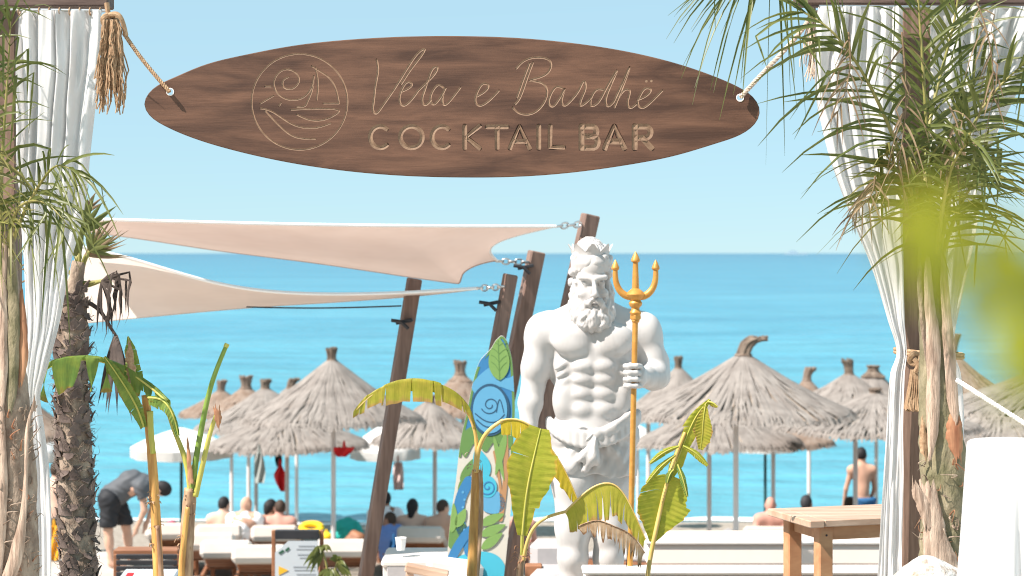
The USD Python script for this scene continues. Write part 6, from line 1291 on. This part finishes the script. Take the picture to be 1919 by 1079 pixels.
for y_, x0, x1 in ((1021, 560, 590), (1027, 556, 592), (1037, 558, 590), (1043, 562, 590), (1060, 550, 592), (1066, 552, 590), (1074, 556, 592)): board_poly('printed_line', [(x0, y_), (x1, y_), (x1, y_ + 2.4), (x0, y_ + 2.4)], 0.022, 0.023, M['print_grey'])
# small fan palm by the board
t = thing('potted_palm', 'small drooping green palm seedling right of the menu board', 'plant', P(618, 1120, 16.5)); q3 = px3(16.5)
fan(t, [q3(620, 1150), q3(612, 1060)], q3(604, 1030), (-.3, -.3, 0.2), 9, 0.17, 0.045, M['frond'], M['rachis'], 3.6, 0.7, 51)
fan(t, [q3(620, 1150), q3(626, 1080)], q3(632, 1052), (.3, -.3, 0.2), 9, 0.15, 0.04, M['frond'], M['rachis'], 3.4, 0.7, 52)
fan(t, [q3(620, 1150), q3(618, 1090)], q3(618, 1068), (0, -.3, -.1), 8, 0.15, 0.035, M['frond'], M['rachis'], 3.2, 0.6, 53)
obj('pot', lathe([(0.10, 0), (0.14, 0.22), (0.15, 0.24), (0.13, 0.24)], 16, q3(620, 1175)), M['husk_red'], t)
# dark slatted bench back with papers on top
Dk = 17.2; k_ = px(Dk); q3 = px3(Dk)
t = thing('bar_counter', 'low dark slatted beach counter with a brown wooden top behind the orange banana stem', 'counter', q3(275, 1150))
obj('counter_top', box(q3(277, 1032, 0.15), (122 * k_, 0.2, 10 * k_), None, 0.008), M['bed_wood'], t)
for y_ in (1043, 1054, 1065, 1076, 1087): obj('slat', box(q3(275, y_, -0.03), (114 * k_, 0.03, 9.4 * k_), None, 0.005), M['black'], t)
for x_ in (219, 331): obj('leg', beam(q3(x_, 1200, 0.05), q3(x_, 1038, 0.05), 0.05, 0.05, 0.004), M['bed_wood'], t)
t = thing('folded_sheet', 'grey-white printed sheet lying at the foot of the dark counter', 'sheet', P(285, 1082, 15.5)); obj('paper', box(P(275, 1087, 15.5), (105 * px(15.5), 0.5, 0.05), rotx(0.1), 0.015), M['panel_grey'], t); obj('print_mark', box(P(247, 1082, 15.2) + [0, -.1, 0.03], (0.05, 0.14, 0.012), rotx(0.1)), M['cloth_red'], t)

# ---------------------------------------------------------------- seats and tables on the lower terrace
DS1 = 13.6; k_ = px(DS1); q3 = px3(DS1)
def seat(label, x0, x1, yt, yb, D, depth, nm='outdoor_sofa', rim=True, m='sofa'):
    k_ = px(D); a, b = P(x0, yt, D), P(x1, yb, D); t = thing(nm, label, 'sofa', ((a[0] + b[0]) / 2, D, 2.6))
    zc, hh = (a[2] + b[2]) / 2, a[2] - b[2]
    obj('backrest', box(((a[0] + b[0]) / 2, D + 0.11, zc), (b[0] - a[0], 0.2, hh), None, 0.03), M[m], t)
    if rim: obj('top_rim', box(((a[0] + b[0]) / 2, D + 0.11, a[2] + 0.012), (b[0] - a[0] + 0.02, 0.235, 0.022), None, 0.009), M['sofa_rim'], t)
    obj('base', box(((a[0] + b[0]) / 2, D + depth / 2, (b[2] + 2.6) / 2), (b[0] - a[0] - 0.1, depth - 0.04, b[2] - 2.6), None, 0.02), M[m], t)
    obj('seat_cushion', box(((a[0] + b[0]) / 2, D + 0.22 + depth / 2, b[2] + 0.05), (b[0] - a[0] - 0.06, depth, 0.14), None, 0.04), M['cushion'], t)
    return t
seat('long cream outdoor sofa back passing behind the wooden table', 1212, 1700, 1021, 1064, 12.9, 0.7)
seat('second cream sofa with white rim, nearest the bottom edge', 1095, 1700, 1077, 1150, 11.4, 0.6)
t = thing('outdoor_table', 'white-topped low table with grey sides by the bare mast', 'table', q3(765, 1150)); obj('table_top', box(q3(782, 1044, 0.3), (128 * k_, 0.6, 0.05), None, 0.015), M['sofa_rim'], t); obj('side_panel', box(q3(775, 1080, 0.02), (100 * k_, 0.03, 62 * k_), None, 0.006), M['grey_cushion'], t)
for x_ in (724, 838): obj('leg', box(q3(x_, 1090, 0.05), (0.045, 0.045, 88 * k_), None, 0.006), M['sofa_rim'], t)
t = thing('wooden_armchair', 'pale wooden armchair with white cushion beside the orange banana stem', 'armchair', P(820, 1180, 13.0)); q3 = px3(13.0); k_ = px(13.0)
obj('back_cushion', box(q3(852, 1066, 0.25), (110 * k_, 0.16, 44 * k_), roty(0.13), 0.04), M['sofa_rim'], t)
obj('armrest', box(q3(800, 1070, -0.05), (82 * k_, 0.12, 0.05), roty(0.20), 0.008), M['table_top'], t); obj('seat_cushion', box(q3(850, 1110, -.1), (110 * k_, 0.6, 0.14), None, 0.04), M['sofa_rim'], t)
for x_ in (768, 905): obj('leg', beam(q3(x_, 1200, -.05), q3(x_, 1072 if x_ < 800 else 1085, -.05), 0.05, 0.05, 0.004), M['table_top'], t)
t = thing('steel_bin', 'slim steel cylinder standing behind the surfboard edge', 'bin', P(955, 1130, 14.6)); obj('barrel', lathe([(0.06, 0), (0.06, 0.62), (0.055, 0.64)], 20, P(953, 1185, 14.6)), M['steel'], t); obj('lid', lathe([(0.064, 0), (0.064, 0.03), (0.03, 0.05), (0.01, 0.052)], 20, P(953, 1185, 14.6) + [0, 0, .64]), M['steel'], t)
t = thing('grey_armchair', 'grey cushioned seat half hidden behind the tall lime leaf', 'armchair', P(1022, 1150, 13.2)); q3 = px3(13.2); k_ = px(13.2)
obj('back_cushion', box(q3(1028, 1040, 0.1), (70 * k_, 0.18, 60 * k_), None, 0.05), M['grey_cushion'], t); obj('seat_cushion', box(q3(1028, 1088, -0.2), (70 * k_, 0.6, 0.15), None, 0.05), M['grey_cushion'], t)
obj('frame', box(q3(1000, 1072, -0.12), (32 * k_, 0.1, 30 * k_), None, 0.008), M['bed_wood'], t)
# honey wooden table
Dt = 10.4; k_ = px(Dt); q3 = px3(Dt)
zt = EYE - (976 - 474) * px(Dt)
corner = np.array([(1517 - 959.5) * px(Dt), Dt, 0.0]); Rt = rotz(math.radians(17))
tb = thing('wooden_table', 'honey coloured wooden table with planked top, legs crossed by a shadow', 'table', (corner[0] + 0.5, Dt + 0.4, 2.6))
def tbox(nm, c_, s_, m_, bv=0.004): obj(nm, box(corner + Rt @ np.array(c_, float), s_, Rt, bv), M[m_], tb)
Lt, Wt = 1.15, 0.53
for i in range(5): tbox('plank', (Lt / 2 + 0.045, 0.053 + i * 0.106, zt - 0.018), (Lt - 0.09, 0.103, 0.036), 'table_top')
tbox('end_board', (0.044, Wt / 2, zt - 0.019), (0.086, Wt + 0.004, 0.039), 'table_top', 0.005)
tbox('apron', (Lt / 2, 0.075, zt - 0.075), (Lt - 0.32, 0.026, 0.078), 'table_wood'); tbox('apron', (Lt / 2, Wt - 0.075, zt - 0.075), (Lt - 0.32, 0.026, 0.078), 'table_wood'); tbox('apron', (0.115, Wt / 2, zt - 0.075), (0.026, Wt - 0.24, 0.078), 'table_wood')
for lx in (0.115, Lt - 0.115):
    for ly in (0.075, Wt - 0.075): tbox('leg', (lx, ly, (2.6 + zt - 0.037) / 2), (0.078, 0.078, zt - 0.037 - 2.6), 'table_wood', 0.006)
tbox('bolt', (0.115, 0.034, zt - 0.085), (0.011, 0.006, 0.011), 'black', 0.003)
t = thing('paper_cup', 'small white cup standing on the white-topped low table', 'cup', P(752, 1034, 13.8)); cz = EYE - (1044 - 474) * px(13.6) + 0.026
cp = np.array([(752 - 959.5) * px(13.8), 13.75, cz]); obj('cup', lathe([(0.028, 0), (0.038, 0.085), (0.035, 0.085), (0.026, 0.006)], 16, cp), M['hem'], t); obj('rim', tube(np.stack([cp[0] + 0.0375 * np.cos(np.linspace(0, 6.283, 17)), cp[1] + 0.0375 * np.sin(np.linspace(0, 6.283, 17)), cp[2] + 0.085 + np.zeros(17)], 1), 0.003, 5), M['hem'], t)
hung('blue beach towel hung over the sunbed beside the child', 'towel', [(738, 1012), (737, 1045)], [7, 9, 8], 29.0, M['trunks_blue'], 6, 'hanging_towel')
hung('orange towel hung beside the shaggy palm trunk foot', 'towel', [(101, 985), (99, 1050)], [10, 13, 11], 26.0, M['fruit_orange'], 7, 'hanging_towel')
# white covered standing table
Dc = 7.0; k_ = px(Dc); ct = P(1898, 474, Dc); zt = EYE - (826 - 474) * k_
t = thing('covered_table', 'round standing table wrapped in a white fitted cloth', 'table', (ct[0], Dc, 3.6))
nn_, rows_ = 120, []
for u_ in np.linspace(0, 1, 40):
    z_ = zt - 0.018 + (3.62 - zt) * u_; row = []
    for a_ in np.linspace(0, 2 * np.pi, nn_ + 1):
        fl_ = 0.012 * (math.sin(a_ * 11 + 1.5 * math.sin(a_ * 3)) + 0.5 * math.sin(a_ * 23)) * min(1, u_ * 2.2); r_ = 0.158 + 0.05 * u_ + fl_
        row.append([ct[0] + r_ * math.sin(a_), Dc - r_ * math.cos(a_), z_])
    rows_.append(row)
tp_ = [[[ct[0] + r_ * math.sin(a_), Dc - r_ * math.cos(a_), z_] for a_ in np.linspace(0, 2 * np.pi, nn_ + 1)] for r_, z_ in ((0.0, zt), (0.12, zt), (0.147, zt - 0.001), (0.155, zt - 0.007))]
obj('cloth', gridmesh(np.array(tp_ + rows_)), M['cloth'], t, smooth=60); obj('table_top', lathe([(0.15, zt - 0.03), (0.15, zt - 0.006)], 32, (ct[0], Dc, 0)), M['table_wood'], t); obj('pedestal', tube([(ct[0], Dc, 3.6), (ct[0], Dc, zt - 0.03)], 0.035, 12), M['steel'], t)
# boulder
rk = trimesh.creation.icosphere(4, 1.0); v = np.array(rk.vertices); n_ = meshkit.fbm(v * 1.8 + 5, 4, 3) - 0.5; v = v * (1 + 0.35 * n_[:, None]) * [0.145, 0.12, 0.12]; Drk = 8.3
obj('boulder', (v + P(1737, 1098, Drk), rk.faces), M['rock'], None, 'rough white boulder at the foot of the torn palm', 'rock', smooth=True)
obj('boulder_ledge', box(P(1737, 474, Drk) * [1, 1, 0] + [0, 0, (3.6 + EYE - (1140 - 474) * px(Drk)) / 2], (0.5, 0.4, max(EYE - (1140 - 474) * px(Drk) - 3.6, 0.02)), None, 0.01), M['paving'], None, 'stone edging under the white boulder', 'kerb')
